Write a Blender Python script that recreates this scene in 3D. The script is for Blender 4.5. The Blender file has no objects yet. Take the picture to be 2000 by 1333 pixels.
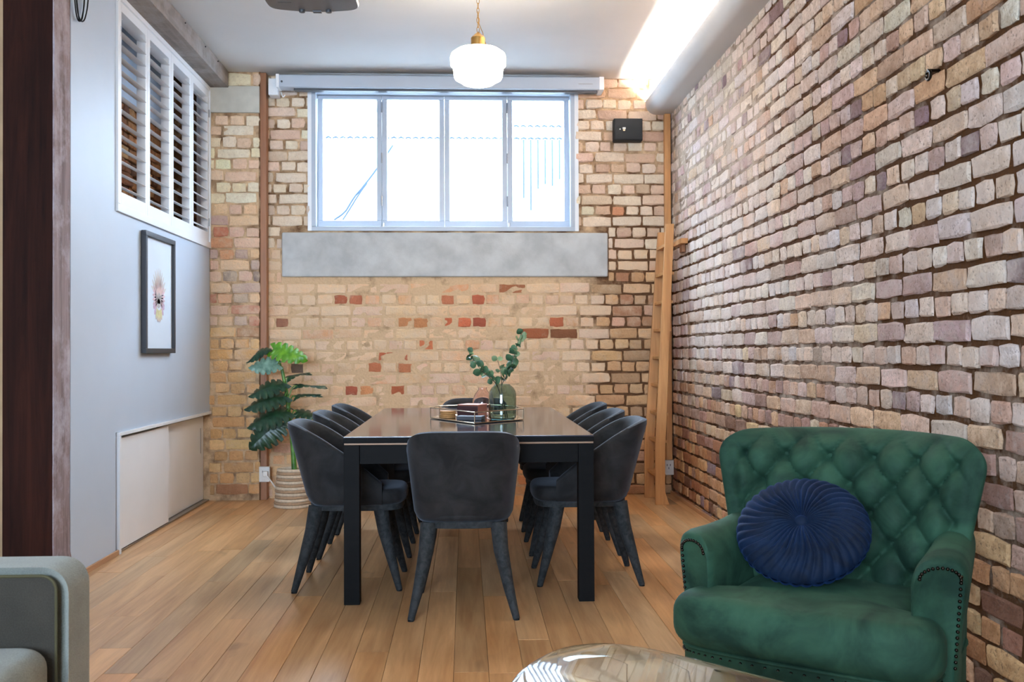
import bpy, bmesh, math, random
import numpy as np
from mathutils import Vector, Matrix
random.seed(7); rng = np.random.default_rng(7)
sc = bpy.context.scene
COL = sc.collection
PI = math.pi

# ------------------------------------------------------------------ camera
CAM_H = 1.1307
def cam_axes(yaw, pitch, roll):
    cy, sy, cp, sp = math.cos(yaw), math.sin(yaw), math.cos(pitch), math.sin(pitch)
    fw = Vector((sy*cp, cy*cp, sp)); r = Vector((cy, -sy, 0)); u = r.cross(fw)
    cr, sr = math.cos(roll), math.sin(roll)
    return cr*r + sr*u, -sr*r + cr*u, fw
R_, U_, F_ = cam_axes(.0471, .0104, -.004)
cd = bpy.data.cameras.new('camera'); cam = bpy.data.objects.new('camera', cd); COL.objects.link(cam)
cd.sensor_width = 36; cd.lens = 1944/2000*36; cd.clip_start = .05; cd.clip_end = 200
cam.matrix_world = Matrix(((R_.x, U_.x, -F_.x, 0), (R_.y, U_.y, -F_.y, 0), (R_.z, U_.z, -F_.z, CAM_H), (0, 0, 0, 1)))
cd.dof.use_dof = True; cd.dof.focus_distance = 4.6; cd.dof.aperture_fstop = 7.0
sc.camera = cam

# ------------------------------------------------------------------ light, exposure
sc.view_settings.view_transform = 'Standard'; sc.view_settings.look = 'None'
sc.view_settings.gamma = 1; sc.view_settings.use_curve_mapping = False
sc.view_settings.exposure = 1.45
sc.cycles.use_denoising = True
sc.cycles.max_bounces = 10; sc.cycles.diffuse_bounces = 6; sc.cycles.glossy_bounces = 5; sc.cycles.transmission_bounces = 8
sc.cycles.sample_clamp_indirect = 6
sc.cycles.caustics_reflective = False; sc.cycles.caustics_refractive = False
SKY = 16.0
w = bpy.data.worlds.new('sky'); sc.world = w; w.use_nodes = True
bg = w.node_tree.nodes['Background']; bg.inputs[0].default_value = (.62, .79, 1.0, 1); bg.inputs[1].default_value = SKY
def portal(name, loc, rot, sx, sy):
    l = bpy.data.lights.new(name, 'AREA'); l.shape = 'RECTANGLE'; l.size = sx; l.size_y = sy; l.cycles.is_portal = True
    o = bpy.data.objects.new(name, l); o.location = loc; o.rotation_euler = rot; COL.objects.link(o)
portal('window_daylight', (-.16, 8.02, 2.63), (-PI/2, 0, 0), 2.1, 1.14)
portal('rear_fill_daylight', (-1.7, -2.98, 1.95), (PI/2, 0, 0), 3.0, 1.5)  # daylight through an opening added in the unseen rear wall for fill

# ------------------------------------------------------------------ materials
def lin(c):
    return tuple(((x/255)/12.92 if x/255 <= .04045 else ((x/255+.055)/1.055)**2.4) for x in c[:3])
def L4(c): return (*lin(c), 1)
class NT:
    def __init__(s, name):
        s.m = bpy.data.materials.new(name); s.m.use_nodes = True; s.t = s.m.node_tree
        s.b = s.t.nodes['Principled BSDF']
    def n(s, typ, **kw):
        x = s.t.nodes.new(typ)
        for k, v in kw.items():
            if k in x.inputs: x.inputs[k].default_value = v
            else: setattr(x, k, v)
        return x
    def l(s, a, b): s.t.links.new(a, b)
    def noise(s, vec, scale, detail=4, rough=.55, dist=0):
        x = s.n('ShaderNodeTexNoise'); x.inputs['Scale'].default_value = scale; x.inputs['Detail'].default_value = detail
        x.inputs['Roughness'].default_value = rough; x.inputs['Distortion'].default_value = dist
        if vec is not None: s.l(vec, x.inputs['Vector'])
        return x.outputs['Fac']
    def ramp(s, fac, stops):
        x = s.n('ShaderNodeValToRGB'); e = x.color_ramp.elements
        while len(e) < len(stops): e.new(.5)
        for i, (p, c) in enumerate(stops):
            e[i].position = p; e[i].color = c if len(c) == 4 else (*c, 1)
        s.l(fac, x.inputs['Fac']); return x.outputs['Color']
    def mix(s, fac, a, b, mode='MIX'):
        x = s.n('ShaderNodeMix', data_type='RGBA', blend_type=mode)
        for sock, v in ((x.inputs[0], fac), (x.inputs[6], a), (x.inputs[7], b)):
            if isinstance(v, (int, float)): sock.default_value = v
            elif isinstance(v, tuple): sock.default_value = v if len(v) == 4 else (*v, 1)
            else: s.l(v, sock)
        return x.outputs[2]
    def math(s, op, a, b=0.0, clamp=False):
        x = s.n('ShaderNodeMath', operation=op, use_clamp=clamp)
        for sock, v in ((x.inputs[0], a), (x.inputs[1], b)):
            if isinstance(v, (int, float)): sock.default_value = v
            else: s.l(v, sock)
        return x.outputs[0]
    def mapping(s, vec, scale=(1, 1, 1), rot=(0, 0, 0)):
        x = s.n('ShaderNodeMapping'); s.l(vec, x.inputs['Vector']); x.inputs['Scale'].default_value = scale; x.inputs['Rotation'].default_value = rot
        return x.outputs['Vector']
    def pos(s): return s.n('ShaderNodeNewGeometry').outputs['Position']
    def obj(s): return s.n('ShaderNodeTexCoord').outputs['Object']
    def bump(s, h, strength=.3, dist=.01):
        x = s.n('ShaderNodeBump'); x.inputs['Strength'].default_value = strength; x.inputs['Distance'].default_value = dist
        s.l(h, x.inputs['Height']); s.l(x.outputs['Normal'], s.b.inputs['Normal']); return x
    def set(s, **kw):
        for k, v in kw.items():
            k = k.replace('_', ' ')
            if isinstance(v, (int, float, tuple)): s.b.inputs[k].default_value = v
            else: s.l(v, s.b.inputs[k])
        return s

def plain(name, rgb, rough=.5, metal=0, var=.06, scale=8, bump=0, **kw):
    t = NT(name); n = t.noise(t.pos(), scale, 4)
    c = lin(rgb); a = tuple(x*(1-var) for x in c); b = tuple(min(1, x*(1+var)) for x in c)
    t.set(Base_Color=t.ramp(n, [(.35, a), (.65, b)]), Roughness=rough, Metallic=metal, **kw)
    if bump: t.bump(t.noise(t.pos(), scale*12, 4), bump, .004)
    return t.m

def brick_mat(name, src, wash_rgb, dk=.75, pt=.42):
    t = NT(name); p = t.pos()
    if src == 'object':
        oi = t.n('ShaderNodeObjectInfo'); col, al = oi.outputs['Color'], oi.outputs['Alpha']
    else:
        at = t.n('ShaderNodeAttribute', attribute_name='tone'); col, al = at.outputs['Color'], at.outputs['Alpha']
    n1 = t.noise(p, 22, 7, .68); n2 = t.noise(p, 85, 4, .6); n3 = t.noise(p, 5, 4, .6)
    c = t.mix(t.ramp(n1, [(.36, (0, 0, 0)), (.66, (dk, dk, dk))]), col, t.mix(1.0, col, (.62, .54, .46), 'MULTIPLY'))
    pits = t.ramp(n2, [(.32, (1, 1, 1)), (.43, (0, 0, 0))])
    c = t.mix(t.math('MULTIPLY', pits, pt), c, (.10, .06, .035))
    wm = t.math('ADD', t.math('MULTIPLY', t.math('SUBTRACT', t.math('ADD', t.math('MULTIPLY', n3, .55), t.math('MULTIPLY', n1, .45)), .5), 5.0), t.math('SUBTRACT', t.math('MULTIPLY', al, 2.0), .75), True)
    c = t.mix(t.math('MULTIPLY', wm, .62), c, lin(wash_rgb))
    t.set(Base_Color=c, Roughness=.9, Specular_IOR_Level=.2)
    t.bump(t.math('ADD', t.math('MULTIPLY', n1, .7), t.math('MULTIPLY', n2, .5)), .95, .013)
    return t.m
def mortar_mat(name, light, dark):
    t = NT(name); p = t.pos()
    at = t.n('ShaderNodeAttribute', attribute_name='tone')
    n = t.noise(p, 9, 5, .6); n2 = t.noise(p, 60, 4)
    f = t.math('ADD', t.math('MULTIPLY', t.math('SUBTRACT', n, .5), 3.0), at.outputs['Fac'], True)
    c = t.mix(f, lin(dark), lin(light)); c = t.mix(t.math('MULTIPLY', n2, .5), c, t.mix(1.0, c, (.55, .5, .45), 'MULTIPLY'))
    t.set(Base_Color=c, Roughness=.95, Specular_IOR_Level=.15); t.bump(t.math('ADD', n2, n), .7, .012)
    return t.m
def wood_mat(name, a, b, axis='Z', scale=1.0, rough=.5, objcol=False, coat=0, bump=.15, worn=None, lightgrain=.5):
    t = NT(name); p = t.obj() if not objcol else t.pos()
    s = {'Z': (14, 14, .9), 'Y': (14, .9, 14), 'X': (.9, 14, 14)}[axis]
    v = t.mapping(p, tuple(x*scale for x in s))
    if objcol:
        oi = t.n('ShaderNodeObjectInfo'); ad = t.n('ShaderNodeVectorMath', operation='ADD'); t.l(v, ad.inputs[0])
        sc_ = t.n('ShaderNodeVectorMath', operation='SCALE'); t.l(oi.outputs['Location'], sc_.inputs[0]); sc_.inputs['Scale'].default_value = 7.3; t.l(sc_.outputs[0], ad.inputs[1]); v = ad.outputs[0]
    g = t.noise(v, 1.0, 7, .62, .9); fine = t.noise(t.mapping(v, (5, 5, 5)), 1.0, 5, .6)
    f = t.math('ADD', t.math('MULTIPLY', g, .75), t.math('MULTIPLY', fine, .25))
    c = t.ramp(f, [(.34, lin(a)), (.50, tuple((x+y)/2 for x, y in zip(lin(a), lin(b)))), (.64, lin(b))])
    if objcol: c = t.mix(1.0, c, oi.outputs['Color'], 'MULTIPLY')
    if objcol:
        kn = t.noise(t.mapping(p, (5, 2.2, 5)), 1.0, 3, .5, .4)
        c = t.mix(t.math('MULTIPLY', t.ramp(kn, [(.66, (0, 0, 0)), (.76, (1, 1, 1))]), .45), c, lin((70, 42, 22)))
    if worn:
        wn = t.noise(p, 3.2, 6, .7); c = t.mix(t.math('MULTIPLY', t.ramp(wn, [(.45, (0, 0, 0)), (.62, (1, 1, 1))]), .8), c, lin(worn))
    t.set(Base_Color=c, Roughness=rough)
    if name in ('black_table_wood', 'dark_hardwood'): t.set(Specular_IOR_Level=.12)
    if coat: t.set(Coat_Weight=coat, Coat_Roughness=.12)
    t.bump(f, bump, .006); return t.m
def velvet(name, a, b, sheen, rough=.75, scale=9, sw=.6):
    t = NT(name); p = t.pos(); n = t.noise(p, scale, 5, .6, .6); n2 = t.noise(p, 260, 2)
    c = t.ramp(n, [(.36, lin(a)), (.64, lin(b))]); t.set(Base_Color=c, Roughness=rough, Sheen_Weight=sw, Sheen_Roughness=.45, Sheen_Tint=L4(sheen), Specular_IOR_Level=.2)
    t.bump(t.math('ADD', t.math('MULTIPLY', n2, .5), n), .14, .004); return t.m
def fabric(name, rgb, scale=320):
    t = NT(name); p = t.pos(); n = t.noise(p, scale, 3, .7); n2 = t.noise(p, 12, 3)
    c = lin(rgb); f = t.math('ADD', t.math('MULTIPLY', n, .7), t.math('MULTIPLY', n2, .3))
    t.set(Base_Color=t.ramp(f, [(.36, tuple(x*.68 for x in c)), (.64, tuple(min(1, x*1.25) for x in c))]), Roughness=.92, Sheen_Weight=.25, Specular_IOR_Level=.15)
    t.bump(n, .5, .003); return t.m
def glass(name, rgb=(255, 255, 255), rough=0.0, ior=1.45):
    t = NT(name); n = t.noise(t.pos(), 3, 2)
    t.set(Base_Color=t.ramp(n, [(.3, lin(rgb)), (.7, tuple(min(1, x*1.02) for x in lin(rgb)))]), Roughness=rough, IOR=ior, Transmission_Weight=1.0); return t.m
def pane_mat(name, tint=(250, 253, 255)):
    # thin architectural glass: mostly transparent with a Fresnel reflection
    t = NT(name); t.t.nodes.remove(t.b)
    tr = t.n('ShaderNodeBsdfTransparent'); tr.inputs[0].default_value = L4(tint)
    gl = t.n('ShaderNodeBsdfGlossy'); gl.inputs['Roughness'].default_value = .01
    fr = t.n('ShaderNodeFresnel'); fr.inputs['IOR'].default_value = 1.5
    ge = t.n('ShaderNodeNewGeometry'); ff = t.math('MULTIPLY', fr.outputs[0], t.math('SUBTRACT', 1.0, ge.outputs['Backfacing']))
    mx = t.n('ShaderNodeMixShader'); t.l(ff, mx.inputs[0]); t.l(tr.outputs[0], mx.inputs[1]); t.l(gl.outputs[0], mx.inputs[2])
    t.l(mx.outputs[0], t.t.nodes['Material Output'].inputs['Surface']); return t.m
def emit(name, rgb, strength):
    t = NT(name); n = t.noise(t.pos(), 4, 2)
    t.set(Base_Color=(.9, .9, .9, 1), Emission_Color=t.ramp(n, [(.3, lin(rgb)), (.7, lin(rgb))]), Emission_Strength=strength, Roughness=.4); return t.m

M = {}
M['brick_b'] = brick_mat('brick_buff', 'object', (230, 208, 180), .42, .22); M['brick_bs'] = brick_mat('brick_buff_far', 'attr', (230, 208, 180), .42, .22)
M['brick_r'] = brick_mat('brick_mauve', 'object', (222, 208, 198), .85, .60); M['brick_rs'] = brick_mat('brick_mauve_far', 'attr', (222, 208, 198), .85, .60)
M['mort_b'] = mortar_mat('mortar_sand', (222, 190, 152), (104, 74, 50)); M['mort_r'] = mortar_mat('mortar_brown', (186, 168, 150), (84, 52, 24))
M['ceil'] = plain('ceiling_paint', (196, 195, 193), .85, var=.02, scale=2)
M['wallpaint'] = plain('wall_paint', (186, 198, 212), .52, var=.02, scale=2)
M['white'] = plain('white_gloss_paint', (232, 235, 238), .38, var=.02, scale=3)
M['frame_white'] = plain('window_paint', (172, 182, 194), .35, var=.02, scale=3)
M['concrete'] = plain('concrete_render', (184, 186, 184), .85, var=.14, scale=6, bump=.25)
M['plaster'] = plain('plaster_patch', (190, 188, 176), .9, var=.08, scale=9, bump=.2)
M['plank'] = wood_mat('oak_boards', (172, 124, 78), (216, 172, 122), 'Y', .8, .34, objcol=True, bump=.06)
M['underfloor'] = plain('floor_gap', (70, 45, 26), .9)
M['post_dark'] = wood_mat('dark_hardwood', (26, 12, 9), (54, 27, 19), 'Z', .9, .75, bump=.4)
M['post_grey'] = wood_mat('weathered_hardwood', (92, 72, 70), (150, 132, 132), 'Z', 1.1, .8, bump=.7, worn=(176, 168, 176))
M['beam'] = wood_mat('grey_beam', (92, 82, 78), (136, 126, 120), 'Y', .7, .7, bump=.5, worn=(148, 142, 138))
M['oak'] = wood_mat('ladder_oak', (172, 116, 64), (208, 154, 96), 'Z', 1.0, .45, bump=.08)
M['strip'] = wood_mat('stained_strip', (128, 80, 46), (164, 110, 70), 'Z', 1.0, .5, bump=.1)
M['skirt'] = wood_mat('skirting_oak', (150, 106, 70), (190, 144, 104), 'Y', 1.0, .5, bump=.1)
M['black'] = plain('black_metal', (18, 20, 23), .6, var=.1, Specular_IOR_Level=.2)
M['blackwood'] = wood_mat('black_table_wood', (6, 6, 7), (13, 12, 12), 'X', 1.0, .6, bump=.05)
M['tabletop'] = plain('black_gloss_glass', (56, 60, 72), .09, var=.12, IOR=1.55)
M['beige'] = plain('beige_edge', (150, 118, 92), .5)
M['grey_velvet'] = velvet('grey_velvet', (26, 25, 25), (42, 41, 41), (165, 175, 190), sw=.26)
M['chair_leg'] = velvet('chair_leg_grey', (32, 34, 35), (52, 54, 55), (120, 126, 132), scale=40, sw=.12)
M['green_velvet'] = velvet('green_velvet', (20, 45, 34), (45, 78, 59), (120, 180, 150), scale=6, sw=.06)
M['navy_velvet'] = velvet('navy_velvet', (3, 15, 32), (7, 28, 54), (60, 110, 190), scale=14, sw=.22)
M['nail'] = plain('dark_bronze_nail', (48, 42, 36), .3, 1)
M['sofa'] = fabric('sofa_grey_green', (136, 139, 128)); M['sofa_dark'] = fabric('sofa_inner', (56, 52, 45))
M['piping'] = plain('olive_piping', (66, 60, 34), .8)
M['chrome'] = plain('brushed_metal', (150, 152, 155), .3, 1)
M['brass'] = plain('aged_brass', (176, 140, 84), .3, 1, var=.12)
M['gold'] = plain('pale_brass_wire', (222, 196, 160), .25, 1)
M['globe'] = emit('opal_glass_lit', (255, 238, 214), 20.0)
M['led'] = emit('led_strip', (255, 247, 238), 150.0)
M['proj_grey'] = plain('projector_grey', (120, 122, 126), .5); M['proj_white'] = plain('projector_white', (226, 228, 230), .4)
M['dark_grey'] = plain('dark_grey_plastic', (60, 62, 66), .4)
M['plug_white'] = plain('socket_white', (222, 220, 214), .35)
M['rope'] = plain('woven_rope', (206, 188, 164), .9, var=.12, scale=60, bump=.4); M['rope_dark'] = plain('woven_rope_band', (168, 140, 112), .9, var=.12, scale=60, bump=.4)
M['soil'] = plain('dark_soil', (40, 30, 22), .95, bump=.5)
def leaf_mat(name, a, b, rough=.35):
    t = NT(name); p = t.obj(); n = t.noise(t.mapping(p, (1, 1, 1)), 18, 4); t.set(Base_Color=t.ramp(n, [(.35, lin(a)), (.65, lin(b))]), Roughness=rough, Subsurface_Weight=0.0); t.bump(t.noise(p, 40, 3), .2, .004); return t.m
M['leaf_dark'] = leaf_mat('leaf_dark', (14, 42, 26), (34, 70, 46)); M['leaf_bright'] = leaf_mat('leaf_bright', (60, 120, 22), (106, 160, 40)); M['leaf_pale'] = leaf_mat('leaf_pale', (74, 112, 98), (124, 158, 142), .3)
M['stem'] = leaf_mat('stem_green', (52, 96, 34), (92, 140, 56)); M['stem_dark'] = leaf_mat('stem_dark', (30, 38, 22), (58, 62, 36))
M['euc'] = leaf_mat('eucalyptus', (50, 84, 54), (92, 126, 88), .5); M['euc_pale'] = leaf_mat('eucalyptus_pale', (110, 138, 96), (150, 168, 124), .5)
M['vase_green'] = glass('green_glass', (186, 206, 196)); M['vase_pink'] = glass('pink_glass', (250, 234, 232))
M['pane'] = pane_mat('window_pane'); M['clear_glass'] = glass('clear_table_glass', (226, 240, 234), ior=1.5)
M['frame_black'] = plain('picture_frame_black', (44, 46, 52), .45)
M['corr'] = plain('white_corrugated_steel', (176, 181, 186), .5, var=.04); M['ground'] = plain('outside_ground', (170, 168, 160), .9)
M['fence_shade_cable'] = plain('dark_fence_shade_cable', (46, 56, 68), .9, Specular_IOR_Level=.05)  # dark tone standing in for shade on the fence; also colours the cable
M['tan_wall'] = plain('tan_plaster', (176, 146, 112), .9, var=.12, scale=5, bump=.3)
M['mirror'] = plain('tray_mirror', (190, 200, 206), .03, 1, var=.02)
M['copper'] = plain('copper_box', (196, 130, 110), .35, .6); M['maroon'] = plain('maroon_box', (58, 24, 22), .35); M['bookdark'] = plain('dark_book', (34, 34, 42), .5); M['coaster'] = plain('cork_coaster', (176, 128, 74), .7, var=.15, scale=60)
M['walnut'] = wood_mat('walnut_leg', (70, 42, 26), (110, 70, 44), 'Z', 1, .45)
M['mount'] = plain('mat_board', (206, 216, 226), .7, var=.01)

# ------------------------------------------------------------------ geometry helpers
class G:
    def __init__(s): s.v = []; s.f = []
    def add(s, v, f):
        o = len(s.v); s.v += [tuple(map(float, p)) for p in v]; s.f += [tuple(i+o for i in q) for q in f]; return s
    def box(s, x0, x1, y0, y1, z0, z1):
        return s.add([(x0, y0, z0), (x1, y0, z0), (x1, y1, z0), (x0, y1, z0), (x0, y0, z1), (x1, y0, z1), (x1, y1, z1), (x0, y1, z1)],
                     [(0, 3, 2, 1), (4, 5, 6, 7), (0, 1, 5, 4), (1, 2, 6, 5), (2, 3, 7, 6), (3, 0, 4, 7)])
    def cyl(s, p, q, r0, r1=None, n=16):
        r1 = r0 if r1 is None else r1; p = Vector(p); q = Vector(q); d = (q-p).normalized(); a = d.orthogonal().normalized(); b = d.cross(a)
        v = []
        for c, r in ((p, r0), (q, r1)):
            v += [c + r*(math.cos(2*PI*i/n)*a + math.sin(2*PI*i/n)*b) for i in range(n)]
        f = [(i, (i+1) % n, n+(i+1) % n, n+i) for i in range(n)] + [tuple(range(n-1, -1, -1)), tuple(range(n, 2*n))]
        return s.add(v, f)
    def tube(s, path, r, n=8, closed=False):
        P = [Vector(p) for p in path]; m = len(P); v = []; prev = None
        rr = r if isinstance(r, (list, tuple)) else [r]*m
        for i, p in enumerate(P):
            t = (P[(i+1) % m]-P[i-1]) if closed else (P[min(i+1, m-1)]-P[max(i-1, 0)])
            t = t.normalized()
            if prev is None: a = t.orthogonal().normalized()
            else:
                a = prev - t*prev.dot(t); a = a.normalized() if a.length > 1e-6 else t.orthogonal().normalized()
            prev = a; b = t.cross(a)
            v += [p + rr[i]*(math.cos(2*PI*k/n)*a + math.sin(2*PI*k/n)*b) for k in range(n)]
        f = [(i*n+k, i*n+(k+1) % n, ((i+1) % m)*n+(k+1) % n, ((i+1) % m)*n+k) for i in range(m if closed else m-1) for k in range(n)]
        if not closed: f += [tuple(range(n-1, -1, -1)), tuple(range((m-1)*n, m*n))]
        return s.add(v, f)
    def lathe(s, prof, n=32, c=(0, 0, 0), wob=None):
        v = []; m = len(prof)
        for (r, z) in prof:
            for i in range(n):
                a = 2*PI*i/n; v.append((c[0]+r*math.cos(a), c[1]+r*math.sin(a), c[2]+z))
        f = [(j*n+i, j*n+(i+1) % n, (j+1)*n+(i+1) % n, (j+1)*n+i) for j in range(m-1) for i in range(n)]
        return s.add(v, f)
    def loft(s, rings, cap=True):
        n = len(rings[0]); m = len(rings); v = [p for r in rings for p in r]
        f = [(j*n+i, j*n+(i+1) % n, (j+1)*n+(i+1) % n, (j+1)*n+i) for j in range(m-1) for i in range(n)]
        if cap: f += [tuple(range(n-1, -1, -1)), tuple(range((m-1)*n, m*n))]
        return s.add(v, f)
    def prism(s, poly, axis, a, b):
        # poly: 2D points; axis: extrusion axis name
        def P(p, h): return {'X': (h, p[0], p[1]), 'Y': (p[0], h, p[1]), 'Z': (p[0], p[1], h)}[axis]
        n = len(poly); v = [P(p, a) for p in poly]+[P(p, b) for p in poly]
        return s.add(v, [(i, (i+1) % n, n+(i+1) % n, n+i) for i in range(n)]+[tuple(range(n-1, -1, -1)), tuple(range(n, 2*n))])
    def mesh(s, name, bevel=0, seg=2, smooth=False, angle=40, recalc=True):
        me = bpy.data.meshes.new(name); me.from_pydata(s.v, [], s.f)
        bm = bmesh.new(); bm.from_mesh(me)
        if recalc: bmesh.ops.recalc_face_normals(bm, faces=bm.faces[:])
        if bevel: bmesh.ops.bevel(bm, geom=bm.edges[:], offset=bevel, segments=seg, affect='EDGES', profile=.5, clamp_overlap=True)
        bm.to_mesh(me); bm.free()
        if smooth or bevel:
            me.shade_smooth(); me.set_sharp_from_angle(angle=math.radians(angle))
        return me
    def build(s, name, mat, parent=None, bevel=0, seg=2, smooth=False, angle=40, loc=None, rot=None, subsurf=0):
        o = bpy.data.objects.new(name, s.mesh(name, bevel, seg, smooth, angle)); COL.objects.link(o)
        o.data.materials.append(M[mat]); o.parent = parent
        if loc: o.location = loc
        if rot: o.rotation_euler = rot
        if bevel:
            md = o.modifiers.new('weighted_normals', 'WEIGHTED_NORMAL'); md.keep_sharp = True
        if subsurf:
            md = o.modifiers.new('subsurf', 'SUBSURF'); md.levels = subsurf; md.render_levels = subsurf
        return o
def tag(o, label=None, cat=None, group=None, kind=None):
    if label: o['label'] = label
    if cat: o['category'] = cat
    if group: o['group'] = group
    if kind: o['kind'] = kind
    return o
def thing(name, label, cat, loc=(0, 0, 0), rz=0, group=None):
    o = bpy.data.objects.new(name, None); COL.objects.link(o); o.empty_display_size = .1
    o.location = loc; o.rotation_euler = (0, 0, rz); return tag(o, label, cat, group)
def inst(name, me, parent, loc, rot=(0, 0, 0), scale=(1, 1, 1), color=None):
    o = bpy.data.objects.new(name, me); COL.objects.link(o); o.parent = parent
    o.location = loc; o.rotation_euler = rot; o.scale = scale
    if color: o.color = color
    return o
def copy_tree(o, parent=None):
    c = o.copy(); COL.objects.link(c); c.parent = parent
    for ch in list(o.children): copy_tree(ch, c)
    return c
def smooth_closed(pts, n=8):
    out = []; m = len(pts)
    for i in range(m):
        p0, p1, p2, p3 = [np.array(pts[(i+k-1) % m], float) for k in range(4)]
        for j in range(n):
            t = j/n; out.append(tuple(.5*((2*p1)+(-p0+p2)*t+(2*p0-5*p1+4*p2-p3)*t*t+(-p0+3*p1-3*p2+p3)*t**3)))
    return out
def smooth_open(pts, n=6):
    P = [np.array(p, float) for p in pts]; P = [2*P[0]-P[1]]+P+[2*P[-1]-P[-2]]; out = []
    for i in range(1, len(P)-2):
        p0, p1, p2, p3 = P[i-1:i+3]
        for j in range(n):
            t = j/n; out.append(tuple(.5*((2*p1)+(-p0+p2)*t+(2*p0-5*p1+4*p2-p3)*t*t+(-p0+3*p1-3*p2+p3)*t**3)))
    out.append(tuple(P[-2])); return out
def pad(outline, z0, z1, r, crown=.0, inner=6, edge=5, cen=None):
    """upholstered pad: star-shaped outline, rounded edge of radius r, crowned top"""
    O = np.array(outline, float); c = np.array(cen if cen is not None else O.mean(0)); n = len(O)
    d = np.linalg.norm(O-c, axis=1)[:, None]; un = (O-c)/d
    rings = []
    rr = min(r, (z1-z0)/2)
    def ring(inset, z): return [(*q, z) for q in (c+un*np.maximum(d-inset, .002))]
    for k in range(inner, 0, -1):
        rings.append([(*(c+un[i]*(d[i]-rr)*(1-k/(inner+1))), z0) for i in range(n)])
    for k in range(edge+1):
        a = -PI/2+PI/2*k/edge; rings.append(ring(rr*(1-math.cos(a)), z0+rr+rr*math.sin(a)))
    for k in range(edge+1):
        a = PI/2*k/edge; rings.append(ring(rr*(1-math.cos(a)), z1-rr+rr*math.sin(a)))
    for k in range(1, inner+1):
        s_ = 1-k/(inner+1); rings.append([(*(c+un[i]*(d[i]-rr)*s_), z1+crown*(1-s_**2)) for i in range(n)])
    g = G(); g.loft(rings); return g
def rrect(x0, x1, y0, y1, r, n=5):
    out = []
    for cx, cy, a0 in ((x1-r, y0+r, -PI/2), (x1-r, y1-r, 0), (x0+r, y1-r, PI/2), (x0+r, y0+r, PI)):
        for k in range(n+1):
            a = a0+PI/2*k/n; out.append((cx+r*math.cos(a), cy+r*math.sin(a)))
    return out

# ------------------------------------------------------------------ room constants (metres)
XL, XR, YB, YP, ZC = -1.95, 1.63, 7.80, 7.70, 3.286
WX0, WX1, WZ0, WZ1 = -1.19, .869, 2.075, 3.185          # window opening

# ------------------------------------------------------------------ brickwork
def brick_geo(w, h, nx, seed, depth=.05):
    r = np.random.default_rng(seed); b = .0075; v = []; f = []
    ny = 3
    xs = np.linspace(-w/2+b, w/2-b, nx); zs = np.linspace(-h/2+b, h/2-b, ny)
    for j in range(ny):
        for i in range(nx):
            v.append((xs[i]+r.normal(0, .0018), r.normal(0, .0020), zs[j]+r.normal(0, .0015)))
    per = [(i, 0) for i in range(nx)]+[(nx-1, j) for j in range(1, ny)]+[(i, ny-1) for i in range(nx-2, -1, -1)]+[(0, j) for j in range(ny-2, 0, -1)]
    ids = [j*nx+i for i, j in per]
    f += [(j*nx+i, j*nx+i+1, (j+1)*nx+i+1, (j+1)*nx+i) for j in range(ny-1) for i in range(nx-1)]
    o1 = len(v)
    for (i, j) in per:
        dx = -b if i == 0 else (b if i == nx-1 else 0); dz = -b if j == 0 else (b if j == ny-1 else 0)
        k = .55 if dx and dz else 1
        v.append((xs[i]+dx*k+r.normal(0, .0030), .0045+abs(r.normal(0, .0015)), zs[j]+dz*k+r.normal(0, .0026)))
    o2 = len(v); v += [(x, depth, z) for (x, y, z) in v[o1:o2]]; m = len(per)
    for k in range(m):
        k2 = (k+1) % m
        f.append((ids[k2], ids[k], o1+k, o1+k2)); f.append((o1+k2, o1+k, o2+k, o2+k2))
    return v, f
def brick_kind(w, h, nx, seeds, nm):
    out = []
    for s_ in seeds:
        g = G(); g.add(*brick_geo(w, h, nx, s_)); out.append((g.mesh(nm, smooth=True, angle=32), g))
    return out
STR, HDR, BH = .230, .106, .0745
KIND = {'s': (STR, brick_kind(STR, BH, 4, range(10, 20), 'brick_stretcher')), 'h': (HDR, brick_kind(HDR, BH, 3, range(30, 40), 'brick_header'))}
def layout(u0, u1, courses, holes, seed, joint=.011, jv=.012):
    """courses: list of (z0, z1, kind). returns (uc, zc, w, h, kind)"""
    r = np.random.default_rng(seed); out = []
    for ci, (z0, z1, k) in enumerate(courses):
        p = .2405 if k == 's' else .1175
        u = u0 - r.uniform(.1, .9)*p
        while u < u1:
            wd = p*(1+r.normal(0, .045)); a, b = max(u, u0), min(u+wd, u1); u += wd
            segs = [(a, b)]
            for (h0, h1, g0, g1) in holes:
                if min(z1, g1)-max(z0, g0) > .02:
                    ns = []
                    for (a_, b_) in segs:
                        if b_ <= h0 or a_ >= h1: ns.append((a_, b_))
                        else:
                            if a_ < h0: ns.append((a_, h0))
                            if b_ > h1: ns.append((h1, b_))
                    segs = ns
            for (a_, b_) in segs:
                if b_-a_ > .045: out.append(((a_+b_)/2+r.normal(0, .002), (z0+z1)/2+r.normal(0, .002), b_-a_-jv*r.uniform(.75, 1.3), z1-z0-joint*r.uniform(.8, 1.2), k))
    return out
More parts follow.
